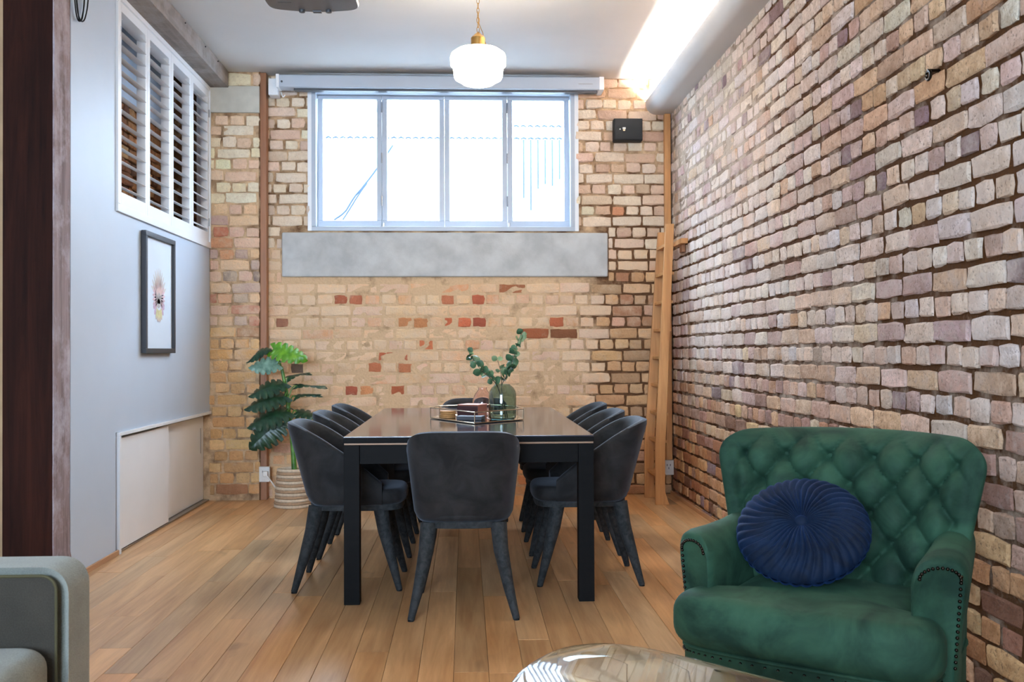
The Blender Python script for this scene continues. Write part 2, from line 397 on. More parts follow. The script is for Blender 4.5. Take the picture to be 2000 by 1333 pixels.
def lay_bricks(wall, place, bricks, colour, mat_o, mat_s, rotz, score, limit=300, seed=1):
    """place(u,z,n)->local xyz ; colour(u,z,k,r)->(rgb,wash) ; biggest pieces become parts, the rest one stuff part"""
    r = np.random.default_rng(seed)
    order = sorted(range(len(bricks)), key=lambda i: -score(bricks[i]))
    big = set(order[:limit]); sv = []; sf = []; sco = []
    cz, sz = math.cos(rotz), math.sin(rotz)
    for i, (u, z, wd, h, k) in enumerate(bricks):
        base, vs = KIND['s' if wd > .16 else 'h']
        me, g = vs[int(r.integers(len(vs)))]
        (rgb, wash) = colour(u, z, k, r)
        n = max(-.0035, r.normal(0, .0022)); flip = r.random() < .5
        sc_ = (wd/base*(-1 if False else 1), 1, h/BH); p = place(u, z, n)
        rot = (r.normal(0, .006), r.normal(0, .008), rotz+r.normal(0, .008))
        if i in big:
            if not me.materials: me.materials.append(M[mat_o])
            o = inst('brick', me, wall, p, rot, sc_, (*rgb, wash))
            o.material_slots[0].link = 'OBJECT'; o.material_slots[0].material = M[mat_o]
        else:
            o_ = len(sv)
            for (x, y, zz) in g.v:
                x *= sc_[0]; zz *= sc_[2]; sv.append((p[0]+cz*x-sz*y, p[1]+sz*x+cz*y, p[2]+zz))
            sf += [tuple(q+o_ for q in ff) for ff in g.f]; sco += [(*rgb, wash)]*len(g.v)
    if sv:
        me = bpy.data.meshes.new('brickwork'); me.from_pydata(sv, [], sf); me.shade_smooth(); me.set_sharp_from_angle(angle=math.radians(32))
        at = me.color_attributes.new('tone', 'FLOAT_COLOR', 'POINT'); at.data.foreach_set('color', np.array(sco, 'f').ravel())
        me.materials.append(M[mat_s]); o = bpy.data.objects.new('brickwork', me); COL.objects.link(o); o.parent = wall; o['kind'] = 'stuff'
def mortar_sheet(wall, place, u0, u1, z0, z1, holes, recess, tone, mat, step=.045, seed=3):
    r = np.random.default_rng(seed); us = np.linspace(u0, u1, int((u1-u0)/step)+2); zs = np.linspace(z0, z1, int((z1-z0)/step)+2)
    for h in holes:   # snap grid lines to hole borders
        for arr, vals in ((us, h[:2]), (zs, h[2:])):
            for q in vals:
                if arr[0] < q < arr[-1]: arr[np.argmin(abs(arr-q))] = q
    v = []; t = []; f = []
    for z in zs:
        for u in us: v.append(place(u, z, -recess(u, z)+r.normal(0, .0012))); t.append(tone(u, z))
    nu = len(us)
    for j in range(len(zs)-1):
        for i in range(nu-1):
            uc, zc = (us[i]+us[i+1])/2, (zs[j]+zs[j+1])/2
            if any(h[0] < uc < h[1] and h[2] < zc < h[3] for h in holes): continue
            f.append((j*nu+i, j*nu+i+1, (j+1)*nu+i+1, (j+1)*nu+i))
    me = bpy.data.meshes.new('mortar'); me.from_pydata(v, [], f); me.shade_smooth()
    at = me.attributes.new('tone', 'FLOAT', 'POINT'); at.data.foreach_set('value', np.array(t, 'f'))
    me.materials.append(M[mat]); o = bpy.data.objects.new('mortar', me); COL.objects.link(o); o.parent = wall
    return o
def blend(x, a, b): return min(1, max(0, (x-a)/(b-a)))
_ph = rng.uniform(0, 6, 12)
def wob(u, z, s=1.0):
    return (math.sin(u*2.1*s+_ph[0]+1.3*math.sin(z*1.7*s+_ph[1]))+math.sin(z*2.6*s+_ph[2]+math.sin(u*1.9*s+_ph[3])))/2
def jit(c, r, a=.05):
    k = 1+r.normal(0, a); return tuple(min(.88, max(.01, x*k*1.12*(1+r.normal(0, a*.35)))) for x in lin(c))
def pick(r, items):
    p = np.array([x[1] for x in items], float); return items[int(r.choice(len(items), p=p/p.sum()))][0]
BUFF, SAND, TAN, PINK, BROWN, RED, ORANGE, GREY = (214, 184, 146), (208, 168, 120), (186, 142, 98), (204, 158, 130), (146, 102, 72), (168, 82, 56), (198, 132, 88), (98, 86, 80)

def courses(z_start, h_low, z_break, h_high, z_end, first):
    out = []; z = z_start; k = first
    while z < z_end-.03:
        h = h_low if z < z_break else h_high
        out.append((max(z, .0), min(z+h, z_end), k)) if z+h > .03 else None
        z += h; k = 'h' if k == 's' else 's'
    return [c for c in out if c]

# ---- back wall
wall_back = G()
for a in ((-1.97, WX0, 0, ZC), (WX1, XR+.2, 0, ZC), (WX0, WX1, 0, WZ0), (WX0, WX1, WZ1, ZC)):
    wall_back.box(a[0], a[1], YB+.03, YB+.30, a[2], a[3])
wall_back = wall_back.build('wall_back', 'mort_b'); tag(wall_back, 'sand-coloured brick wall holding the white folding window', 'wall', kind='structure')
holes_b = [(WX0, WX1, WZ0, WZ1+.2), (-1.417, 1.126, 1.716, 2.06)]
cb = courses(.962-.0885*11, .0885, 2.06, .0843, ZC, 'h' if 11 % 2 == 0 else 's')
REDS = [(-.541, 1.061, RED), (-.712, .803, ORANGE), (-.93, .796, (150, 70, 54)), (-.494, .806, RED), (-.281, 1.156, (196, 104, 70)), (.341, 1.6, (150, 88, 60)), (.589, 1.249, (146, 78, 50)), (-.512, 1.337, ORANGE), (-.093, 1.336, (188, 88, 60)), (.027, 1.335, (196, 96, 66)), (.16, 1.335, (150, 70, 54)), (-.996, 1.51, (160, 82, 60)), (-.869, 1.497, (176, 100, 72)), (-1.305, .965, (84, 74, 70)), (-.712, .974, (180, 100, 70)), (-.44, .98, (176, 104, 74)), (-1.434, 1.324, (148, 96, 80)), (1.25, 2.202, (204, 140, 108)), (-.089, 1.508, (190, 112, 80)), (.05, 1.5, (176, 86, 62)), (.86, 1.25, (112, 66, 44)), (-.35, 1.4, (196, 130, 84)), (.70, 1.33, (176, 90, 62))]
def col_back(u, z, k, r):
    for (x, zz, c) in REDS:
        if abs(u-x) < (.12 if k == 's' else .06) and abs(z-zz) < .044: return jit(tuple(a*.8+b*.2 for a, b in zip(c, (214, 174, 132))), r, .04), .26
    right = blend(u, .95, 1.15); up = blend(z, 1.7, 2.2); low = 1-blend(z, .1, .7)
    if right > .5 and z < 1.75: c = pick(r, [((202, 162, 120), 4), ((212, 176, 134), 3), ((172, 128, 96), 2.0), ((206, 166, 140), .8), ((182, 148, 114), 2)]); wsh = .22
    elif up > .5: c = pick(r, [((228, 212, 188), 5), ((220, 202, 180), 4), ((220, 194, 172), 2), ((204, 182, 162), 1.2), ((206, 188, 176), 2)]) if u < 0 else pick(r, [((224, 206, 182), 4), ((218, 190, 168), 3), ((226, 208, 184), 3), ((206, 176, 148), 1.5), ((190, 160, 138), 1)]); wsh = .5
    else: c = pick(r, [((224, 188, 146), 5), ((222, 182, 138), 4), ((210, 152, 110), 1.3), ((216, 178, 152), 1.6), ((206, 168, 128), 1), ((214, 168, 124), 1.5)]); wsh = .70
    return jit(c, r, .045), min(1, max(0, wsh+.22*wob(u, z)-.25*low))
def rec_back(u, z):
    bag = (1-blend(u, .8, 1.1))*(1-blend(z, 1.6, 2.2))
    return .0090-.0060*bag-.0014*wob(u, z, 2)
pb = lambda u, z, n: (u, YB-n, z)
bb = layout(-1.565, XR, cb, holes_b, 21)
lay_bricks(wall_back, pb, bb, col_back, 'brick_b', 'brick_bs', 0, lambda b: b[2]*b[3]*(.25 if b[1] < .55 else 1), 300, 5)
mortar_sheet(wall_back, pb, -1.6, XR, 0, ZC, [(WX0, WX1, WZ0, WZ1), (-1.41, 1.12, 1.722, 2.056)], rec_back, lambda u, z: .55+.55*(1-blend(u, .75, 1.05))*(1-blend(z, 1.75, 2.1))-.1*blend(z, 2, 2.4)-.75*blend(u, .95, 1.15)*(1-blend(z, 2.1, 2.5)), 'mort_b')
# brick reveals at the window sides, whitewashed
for x0, x1 in ((WX0-.03, WX0+.004), (WX1-.004, WX1+.03)):
    G().box(x0, x1, YB-.004, YB+.12, WZ0, WZ1).build('reveal', 'white', wall_back, bevel=.003)

# ---- brick pier in the left corner
pier = G().box(-2.5, -1.575, YP+.03, YB+.30, 0, ZC).build('wall_pier', 'mort_b'); tag(pier, 'narrow brick pier between white wall and window wall', 'wall', kind='structure')
def col_pier(u, z, k, r):
    if z > 2.25: c = pick(r, [((236, 218, 184), 5), ((232, 214, 190), 4), ((226, 196, 170), 1.5)]); ws = .35
    elif z > 1.3: c = pick(r, [((226, 190, 150), 3), ((212, 158, 118), 2), ((190, 122, 98), 1.6), ((220, 184, 162), 3), ((190, 164, 152), 1.4), ((140, 122, 116), .6)]); ws = .42
    else: c = pick(r, [((220, 182, 132), 4), ((208, 166, 118), 4), ((212, 166, 114), 3), ((176, 130, 94), 1)]); ws = .35
    return jit(c, r, .05), max(0, ws+.15*wob(u, z))
pp = lambda u, z, n: (u, YP-n, z)
cpier = courses(.04, .0858, 9, .0858, 2.965, 's') + [(3.176, 3.276, 's')]
lay_bricks(pier, pp, layout(-1.955, -1.565, cpier, [], 31), col_pier, 'brick_b', 'brick_bs', 0, lambda b: b[2]*b[3], 300, 6)
mortar_sheet(pier, pp, -2.0, -1.572, 0, ZC, [], lambda u, z: .009, lambda u, z: .75, 'mort_b', seed=8)
# pier return face (narrow side towards the window wall)
G().box(-1.576, -1.566, YP+.004, YB+.02, 0, ZC).build('pier_side', 'mort_b', pier)
o = G().box(-1.955, -1.568, YP-.014, YP+.03, 2.968, 3.173).build('plaster_patch', 'plaster', pier, bevel=.004)

# ---- right wall
wall_right = G().box(XR+.03, XR+.30, -3.2, YB+.3, 0, ZC).build('wall_right', 'mort_r'); tag(wall_right, 'long mauve and tan brick wall behind the green armchair', 'wall', kind='structure')
cr_ = courses(.0395, .0857, 9, .0857, ZC, 'h'); cr_ = [(0, .0395, 's')] + cr_
RB = [((214, 197, 186), 6), ((218, 204, 188), 4), ((192, 166, 158), 3), ((206, 178, 152), 2.5), ((170, 140, 138), 1.3), ((206, 196, 196), 2), ((196, 154, 118), .8)]
RT = [((208, 174, 134), 4), ((196, 148, 102), 2), ((218, 198, 176), 3), ((204, 178, 164), 2.5), ((216, 204, 190), 2.5), ((156, 120, 102), .7)]
RL = [((182, 132, 90), 4), ((164, 112, 78), 4), ((194, 154, 110), 3), ((146, 100, 80), 2.5), ((122, 84, 66), 1.2), ((160, 126, 104), 1)]  # browner low bricks: partly own colour, partly dimmer light put into the tone
def soft(c, m, f): return tuple(a*(1-f)+b*f for a, b in zip(c, m))
def col_right(u, z, k, r):
    y = YB-u
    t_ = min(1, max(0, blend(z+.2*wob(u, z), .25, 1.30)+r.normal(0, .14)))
    if y < 4.0 and z > 1.9+.2*wob(u, z): c = pick(r, RT); ws = .3
    else: c = pick(r, RB); ws = .42
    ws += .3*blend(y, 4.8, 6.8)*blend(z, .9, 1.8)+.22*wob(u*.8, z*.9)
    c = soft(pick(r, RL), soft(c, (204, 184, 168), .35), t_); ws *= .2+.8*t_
    if r.random() < .03: c = (138, 114, 114)
    return jit(c, r, .06), min(1, max(0, ws))
pr = lambda u, z, n: (XR-n, YB-u, z)
UEND = YB-.9
br = layout(0.0, UEND, cr_, [], 41, joint=.0130, jv=.0165)
bag_r = lambda u, z: blend(YB-u, 4.7, 6.0)*blend(z, 1.7, 2.4)
def score_r(b):
    y = YB-b[0]; d2 = y*y+XR*XR
    if y < 2.75: return 0
    px = 1944*(XR/max(.1, y-b[2]/2)-XR/(y+b[2]/2)); return px*(b[3]/y)*(0 if abs(b[1]-CAM_H)*1944/y > 720 else 1)
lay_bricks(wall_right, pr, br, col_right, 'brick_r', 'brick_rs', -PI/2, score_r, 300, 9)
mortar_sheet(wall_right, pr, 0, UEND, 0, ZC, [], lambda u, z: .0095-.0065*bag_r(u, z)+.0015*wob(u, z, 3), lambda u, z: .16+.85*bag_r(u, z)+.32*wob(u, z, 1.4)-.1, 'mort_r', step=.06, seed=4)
ring = thing('wall_ring', 'small dark metal ring fixed high on the right brick wall', 'ring', (XR, 3.352, 2.078))
bl = G(); bl.tube([(-.03, .016*math.cos(a), .016*math.sin(a)) for a in np.linspace(0, 2*PI, 20, endpoint=False)], .005, 8, True); bl.build('ring_loop', 'nail', ring, smooth=True)
G().cyl((.03, 0, .016), (-.034, 0, .016), .006).build('bolt', 'nail', ring, smooth=True)

# ------------------------------------------------------------------ floor with boards
floor = G().box(-5.2, XR+.3, -3.2, YB+.3, -.12, -.016).build('floor', 'underfloor'); tag(floor, 'oak board floor running towards the window wall', 'floor', kind='structure')
PW = .1235; pm = {}
rp = np.random.default_rng(77)
def plank(x0, x1, y0, y1):
    wd, ln = round(x1-x0-.0012, 4), round(y1-y0-.0012, 3)
    key = (wd, ln)
    if key not in pm:
        g = G(); g.box(-wd/2, wd/2, -ln/2, ln/2, -.014, 0); pm[key] = g.mesh('plank', bevel=.0012, seg=1, angle=10); pm[key].materials.append(M['plank'])
    k = 1+rp.normal(0, .10); wm = rp.normal(0, .05)
    inst('plank', pm[key], floor, ((x0+x1)/2, (y0+y1)/2, rp.uniform(-.0006, .0002)), color=(max(.5, .97*k*(1+wm)), max(.5, .97*k), max(.45, .97*k*(1-wm*1.3)), 1))
x = -2.02; LEN = [1.1, 1.4, 1.7, 1.9]
while x < XR:
    y = 1.9-rp.uniform(0, 1.2); x1 = min(x+PW, XR+.02)
    while y < YB:
        ln = LEN[int(rp.integers(4))]; y1 = y+ln
        if YB-y1 < .35: y1 = YB+.01
        plank(x, x1, y, y1); y = y1
    x += PW
fl = G(); fl.box(-5.2, -2.02, -3.2, YB, -.014, -.001); fl.box(-2.02, XR+.02, -3.2, .9, -.014, -.003); fl = fl.build('board_field', 'plank', floor); fl['kind'] = 'stuff'; fl.color = (.95, .95, .95, 1)

# ------------------------------------------------------------------ ceiling, rear of the room
ceiling = G().box(-5.2, XR+.3, -3.2, YB+.3, ZC, ZC+.2).build('ceiling', 'ceil'); tag(ceiling, 'smooth white ceiling above the dining table', 'ceiling', kind='structure')
g = G()
for a in ((-5.2, -3.2, 0, ZC), (-.2, XR+.3, 0, ZC), (-3.2, -.2, 0, 1.2), (-3.2, -.2, 2.7, ZC)): g.box(a[0], a[1], -3.2, -3.0, a[2], a[3])  # unseen opening, added and sized to brighten the surfaces facing it
tag(g.build('wall_rear', 'wallpaint'), 'unseen white wall behind the camera with an opening added for fill light', 'wall', kind='structure')
tag(G().box(-5.4, -5.2, -3.2, YB+.3, 0, ZC).build('wall_far_left', 'wallpaint'), 'white side wall of the adjoining area beyond the post', 'wall', kind='structure')
tag(G().box(-5.2, -2.05, 5.03, 5.12, 0, ZC).build('wall_partition', 'tan_wall'), 'pale wall seen in a sliver left of the dark post', 'wall', kind='structure')

# ------------------------------------------------------------------ left white wall with shutter opening and cupboard recess
SY0, SY1, SZ0, SZ1 = 5.66, 7.705, 1.926, 3.17
KY0, KY1, KZ1 = 5.68, 7.70, .685
TW = .10
for nm, lb, y0, y1, z0, z1 in (('wall_left', 'tall white painted wall end between the dark post and the shutters', 5.022, SY0, 0, ZC), ('wall_left_middle', 'white painted wall face carrying the framed picture', SY0, YP+.02, KZ1, SZ0), ('wall_left_upper', 'narrow white wall band above the shutters under the beam', SY0, YP+.02, SZ1, ZC)):
    tag(G().box(XL-TW, XL, y0, y1, z0, z1).build(nm, 'wallpaint'), lb, 'wall', kind='structure')
tag(G().box(XL-.13, XL-.105, 5.022, YP+.02, 0, SZ0).build('wall_left_backing', 'wallpaint'), 'white board hidden behind the low sliding cupboard', 'wall', kind='structure')
# brick wall behind shutters
wc = G().box(-2.42, -2.30, 5.2, YB, 1.5, ZC).build('wall_cavity', 'mort_r'); tag(wc, 'brown brick wall glimpsed behind the open shutters', 'wall', kind='structure')
pc = lambda u, z, n: (-2.27+n, 5.2+u, z)
def col_cav(u, z, k, r): return jit(pick(r, [((168, 116, 76), 4), ((140, 92, 62), 3), ((190, 140, 96), 2), ((110, 76, 58), 1)]), r, .06), .1
lay_bricks(wc, pc, layout(0, 2.5, courses(1.7, .092, 9, .092, 2.82, 's'), [], 51), col_cav, 'brick_r', 'brick_rs', PI/2, lambda b: b[2]*b[3], 300, 12)
G().box(-2.30, -2.26, 5.2, YB, 2.83, ZC).build('plaster_band', 'wallpaint', wc)
G().box(-2.42, XL-.1, 5.12, 5.2, 1.5, ZC).build('cavity_end', 'wallpaint', wc)
G().box(-2.42, XL-.13, 5.2, YB, 1.5, 1.55).build('cavity_sill', 'wallpaint', wc)

# shutters
def shutter_frame():
    t = thing('shutter_surround', 'white timber surround framing the four louvred shutters', 'frame', (XL, SY0, SZ0))
    dy, dz = SY1-SY0, SZ1-SZ0
    for a in ((0, dy, 0, .045), (0, dy, dz-.04, dz), (0, .04, .045, dz-.04), (dy-.03, dy, .045, dz-.04)):
        G().box(-.09, .014, a[0], a[1], a[2], a[3]).build('rail', 'white', t, bevel=.003)
shutter_frame()
PAN = [(5.702, 6.205, 5.742, 6.167), (6.207, 6.700, 6.256, 6.651), (6.702, 7.190, 6.754, 7.138), (7.192, 7.673, 7.245, 7.640)]
NM = ['nearest the dark post', 'second from the dark post', 'third from the dark post', 'nearest the brick pier']
for i, (a, b, p, q) in enumerate(PAN):
    t = thing('louvre_shutter', 'white louvred shutter panel, the one '+NM[i], 'shutter', (XL, a, SZ0+.047), group='louvred shutters in the white wall')
    ht = SZ1-.042-(SZ0+.047); lo, hi = 2.045-(SZ0+.047), 3.075-(SZ0+.047)
    G().box(-.05, .004, .001, p-a, 0, ht).build('stile', 'white', t, bevel=.002)
    G().box(-.05, .004, q-a, b-a-.001, 0, ht).build('stile', 'white', t, bevel=.002)
    G().box(-.05, .004, p-a, q-a, 0, lo).build('bottom_rail', 'white', t, bevel=.002)
    G().box(-.05, .004, p-a, q-a, hi, ht).build('top_rail', 'white', t, bevel=.002)
    ln = q-p; me = None; n = 14
    g = G(); pr_ = [(-.036, 0), (-.02, .0048), (0, .006), (.02, .0048), (.036, 0), (.02, -.0048), (0, -.006), (-.02, -.0048)]
    g.prism([(x_, z_) for x_, z_ in pr_], 'Y', .002, ln-.002); me = g.mesh('louvre', smooth=True, angle=60); me.materials.append(M['white'])
    for k in range(n):
        tilt = math.radians(16 if i < 3 else 30)
        inst('louvre', me, t, (-.023, p-a, lo+(k+.5)*(hi-lo)/n), (0, tilt, 0))
    if i in (0, 3):
        for hz in (.12, .95): G().box(.003, .010, (b-a-.012 if i == 3 else .002), (b-a-.002 if i == 3 else .012), hz, hz+.06).build('hinge', 'chrome', t, bevel=.001)

# cupboard with two sliding doors
cup = thing('sliding_cupboard', 'low white cupboard with two sliding doors under the picture', 'cupboard', (XL, KY0, 0))
L_ = KY1-KY0; KT = KZ1-.0015
G().box(-.09, .016, 0, L_, KZ1-.022, KT).build('top_trim', 'white', cup, bevel=.002)
G().box(-.09, .016, 0, .028, 0, KZ1-.022).build('side_trim', 'white', cup, bevel=.002)
G().box(-.09, -.004, .028, L_, .002, .012).build('floor_track', 'chrome', cup)
d1 = G().box(-.034, -.008, .032, 1.00, .014, KZ1-.040).build('door', 'white', cup, bevel=.002)
G().box(-.011, -.006, .052, .068, .37, .56).build('handle', 'chrome', d1, bevel=.001)
d2 = G().box(-.072, -.046, .95, L_-.002, .014, KZ1-.040).build('door', 'white', cup, bevel=.002)
G().box(-.049, -.044, L_-.09, L_-.074, .37, .56).build('handle', 'chrome', d2, bevel=.001)
G().box(-.102, -.092, 0, L_, 0, KT).build('back_panel', 'white', cup)
bbl = G().box(XL, XL+.012, 5.02, KY0+.03, 0, .028).build('baseboard_left', 'skirt', bevel=.002); tag(bbl, 'thin oak skirting strip at foot of the white wall', 'skirting', kind='structure')
bbr = G().box(XR-.022, XR-.004, 1.0, 7.78, 0, .03).build('baseboard_right', 'skirt', bevel=.003); tag(bbr, 'thin oak skirting strip at foot of the right brick wall', 'skirting', kind='structure')

# beam, post, strips
bm_ = thing('ceiling_beam', 'weathered grey timber beam along the top of the white wall', 'beam', (XL, 5.05, 0))
G().box(-.05, .15, 0, YP-.012-5.05, 3.158, ZC-.001).build('beam_timber', 'beam', bm_, bevel=.006)
bl = G()
for yy in (.9, 1.45, 1.95, 2.3): G().cyl((.149, yy, 3.262), (.156, yy, 3.262), .006, .004, 8).build('nail_head', 'black', bm_)
post = thing('timber_post', 'dark reddish-brown timber post at left behind the sofa', 'post', (-2.19, 4.82, 0))
G().box(0, .234, 0, .20, 0, ZC-.002).build('post_timber', 'post_dark', post, bevel=.006)
g = G(); zz = np.linspace(0, ZC-.002, 60); rr_ = np.random.default_rng(5)
secs = []
for z in zz:
    j = rr_.normal(0, .0008, 4) if .02 < z < ZC-.05 else np.zeros(4)
    b_ = .010 if z < .16 else 0
    secs.append([(.228, .004+j[0], z), (.240+j[1]+b_, .003, z), (.240+j[2]+b_, .196, z), (.228, .198, z)])
g.loft(secs); g.build('weathered_side', 'post_grey', post, smooth=True, angle=30)
cl = thing('black_cable', 'black cable loops hanging beside top of the timber post', 'cable', (XL+.012, 5.09, 2.80))
for s_, wd in ((0, .055), (.006, .04), (.012, .068)):
    g = G(); g.tube(smooth_open([(.004+s_, -.075, .47), (.004+s_, -.07, .2), (.004+s_, -wd*.9, .05), (.004+s_, -.01, .002), (.004+s_, wd*.7, .04), (.004+s_, wd*1.3, .18), (.004+s_, wd, .47)], 8), .0035, 8)
    g.build('cable_strand', 'black', cl, smooth=True)
st = G().box(-1.574, -1.520, YP+.01, YB-.012, .0, ZC-.004).build('timber_strip', 'strip', bevel=.003); tag(st, 'brown timber strip running up beside the brick pier', 'strip')
st = G().box(1.572, 1.619, 7.735, YB-.012, .275, 2.995).build('timber_strip', 'oak', bevel=.003); tag(st, 'oak timber strip in the far right corner behind the ladder', 'strip')

# concrete band under window
cb_ = G().box(-1.417, 1.126, YB-.02, YB+.0295, 1.716, 2.062).build('concrete_band', 'concrete', wall_back, bevel=.012, seg=3); cb_['label'] = 'grey concrete band set in brickwork below the window'

# ------------------------------------------------------------------ window
win = thing('window_1', 'white four-pane folding window in the back brick wall', 'window', (0, YB+.07, 0)); win['kind'] = 'structure'
for a in ((WX0, WX1, WZ0, WZ0+.035), (WX0, WX1, WZ1-.03, WZ1), (WX0, WX0+.035, WZ0+.035, WZ1-.03), (WX1-.035, WX1, WZ0+.035, WZ1-.03)):
    G().box(a[0], a[1], -.075, .11, a[2], a[3]).build('frame', 'frame_white', win, bevel=.003)
sx = [WX0+.037, -.650, -.158, .340, WX1-.037]
for i in range(4):
    a, b = sx[i]+.001, sx[i+1]-.001; z0, z1 = WZ0+.037, WZ1-.032; s_ = .040; bt = .054
    sash = bpy.data.objects.new('sash', None); COL.objects.link(sash); sash.parent = win
    for q in ((a, b, z0, z0+bt), (a, b, z1-.03, z1), (a, a+s_, z0+bt, z1-.03), (b-s_, b, z0+bt, z1-.03)):
        G().box(q[0], q[1], .0, .042, q[2], q[3]).build('sash_rail', 'frame_white', sash, bevel=.003)
    G().box(a+s_-.004, b-s_+.004, .018, .022, z0+bt-.004, z1-.026).build('pane', 'pane', sash)
for xh in (sx[1], sx[3]):
    for z in (2.28, 2.62, 3.02): G().cyl((xh, -.006, z), (xh, -.006, z+.08), .006, n=10).build('hinge', 'chrome', win)
    G().box(xh+.004, xh+.02, -.012, .0, 2.10, 2.15).build('bolt', 'chrome', win, bevel=.002)

# outside
cg = thing('corrugated_fence', 'white corrugated steel sheet wall outside the window', 'fence', (0, 10.5, 0))
def corr(x0, x1, z0, z1, y, nm):
    n = int((x1-x0)/.076*8); v = []; f = []
    for i in range(n+1):
        x = x0+(x1-x0)*i/n; d = .012*math.sin(2*PI*x/.076)
        v += [(x, y+d, z0), (x, y+d, z1+.004*math.sin(2*PI*x/.076)), (x, y+d+.004, z1+.004*math.sin(2*PI*x/.076)), (x, y+d+.004, z0)]
    for i in range(n):
        for k in range(4): f.append((4*i+k, 4*i+(k+1) % 4, 4*i+4+(k+1) % 4, 4*i+4+k))
    G().add(v, f).build(nm, 'corr', cg, smooth=True, angle=60)
corr(-4, 4, 0, 3.383, 0, 'sheet'); corr(.53, 1.9, 3.0, 3.537, .10, 'sheet')
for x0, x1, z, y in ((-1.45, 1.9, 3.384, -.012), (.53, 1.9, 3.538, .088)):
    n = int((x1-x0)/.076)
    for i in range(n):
        xs_ = np.linspace(x0+i*.076, x0+i*.076+.05, 6); g = G(); g.tube([(x, y+.012*math.sin(2*PI*x/.076), z+.010*math.sin(2*PI*x/.076)) for x in xs_], .009, 6); g.build('edge_shade', 'fence_shade_cable', cg, smooth=True)  # dark wavy dashes stand in for the shadow along the sheet's top edge
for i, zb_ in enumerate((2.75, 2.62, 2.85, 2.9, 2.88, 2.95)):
    x = .625+i*.076; G().box(x-.008, x+.008, -.020, -.008, zb_, 3.37).build('ridge_shade', 'fence_shade_cable', cg)  # dark upright strips stand in for shade between the ridges
for z in (1.2, 2.9): G().box(-4, 4, .03, .07, z, z+.05).build('fence_rail', 'corr', cg)
g = G(); g.tube(smooth_open([(-1.363, 0, 2.514), (-1.252, 0, 2.599), (-1.156, 0, 2.749), (-1.076, 0, 2.845), (-.928, .0, 3.038), (-.75, .0, 3.3)], 5), .010, 6)
g.tube(smooth_open([(-1.273, 0, 2.514), (-1.2, 0, 2.63), (-1.1, 0, 2.79), (-1.02, 0, 2.9)], 5), .009, 6)
oc = g.build('outdoor_cable', 'dark_grey', smooth=True, loc=(0, 10.47, 0)); oc.data.materials[0] = M['fence_shade_cable']; tag(oc, 'thin grey cable slanting across fence outside the window', 'cable')
tag(G().box(-8, 8, YB+.35, 30, -.2, -.02).build('ground_outside', 'ground'), 'pale ground outside the window', 'ground', kind='structure')

# ------------------------------------------------------------------ cove light trough along right wall
cv = thing('cove_light', 'white curved light trough along top of the right brick wall', 'cove light', (XR-.004, 0, 0))
pts = [(0, 3.0)]
outer = [(-.004, 2.998)]+[(-.10-.095*math.sin(a), 3.085-.085*math.cos(a)) for a in np.linspace(-.35, PI/2, 12)]
outer = [(.03, 2.999), (-.04, 2.998)]+[(-.105-.09*math.sin(a), 3.085-.087*math.cos(a)) for a in np.linspace(0, PI/2, 10)]+[(-.196, 3.10)]
inner = [(-.188, 3.10)]+[(-.105-.082*math.sin(a), 3.085-.079*math.cos(a)) for a in np.linspace(PI/2, 0, 10)]+[(-.04, 3.006), (.03, 3.007)]
for y0, y1 in ((1.0, 5.19), (5.192, YB-.004)):
    g = G(); g.prism([(x_, z_) for x_, z_ in outer+inner], 'Y', y0, y1); g.build('trough', 'ceil', cv, smooth=True, angle=35)
G().box(-.12, -.08, 1.05, YB-.16, 3.012, 3.022).build('light_strip', 'led', cv)

# projection screen housing
psn = thing('screen_housing', 'white roller projection screen case above the window', 'projector screen', (0, YB, 0))
G().box(-1.42, 1.075, -.185, -.06, 3.148, 3.246).build('case', 'frame_white', psn, bevel=.012, seg=3)
G().box(-1.43, -1.405, -.19, -.055, 3.146, 3.248).build('end_cap', 'proj_white', psn, bevel=.004)
G().box(-1.495, -1.425, -.14, -.012, 3.10, 3.225).build('bracket', 'proj_white', psn, bevel=.004)
G().box(1.04, 1.078, -.19, -.012, 3.146, 3.248).build('end_cap', 'proj_white', psn, bevel=.004)
G().box(-1.30, 1.03, -.15, -.10, 3.132, 3.150).build('bottom_slot', 'dark_grey', psn, bevel=.002)
G().cyl((-1.385, -.190, 3.19), (-1.385, -.184, 3.19), .008, n=12).build('screw', 'dark_grey', psn)
g = G(); g.tube(smooth_open([(-1.40, -.13, 3.12), (-1.385, -.14, 3.085), (-1.37, -.13, 3.10)], 6), .005, 6); g.build('pull_loop', 'proj_white', psn, smooth=True)
G().box(.88, .99, -.1865, -.184, 3.188, 3.193).build('label_strip', 'chrome', psn)

# black wall box
wb = thing('wall_box', 'small black box on the bricks between window and ladder', 'box', (1.278, YB, 2.86))
G().box(-.112, .112, -.105, -.012, -.086, .086).build('housing', 'black', wb, bevel=.004)
G().box(-.106, .106, -.110, -.105, -.080, .080).build('cover', 'black', wb, bevel=.002)
G().cyl((-.066, -.1105, .0), (-.066, -.114, .0), .005, n=10).build('small_light', 'plug_white', wb)
G().box(-.046, -.022, -.1135, -.1105, .0, .014).build('badge', 'plug_white', wb); G().box(-.042, -.026, -.1135, -.1105, -.013, -.004).build('badge', 'gold', wb)

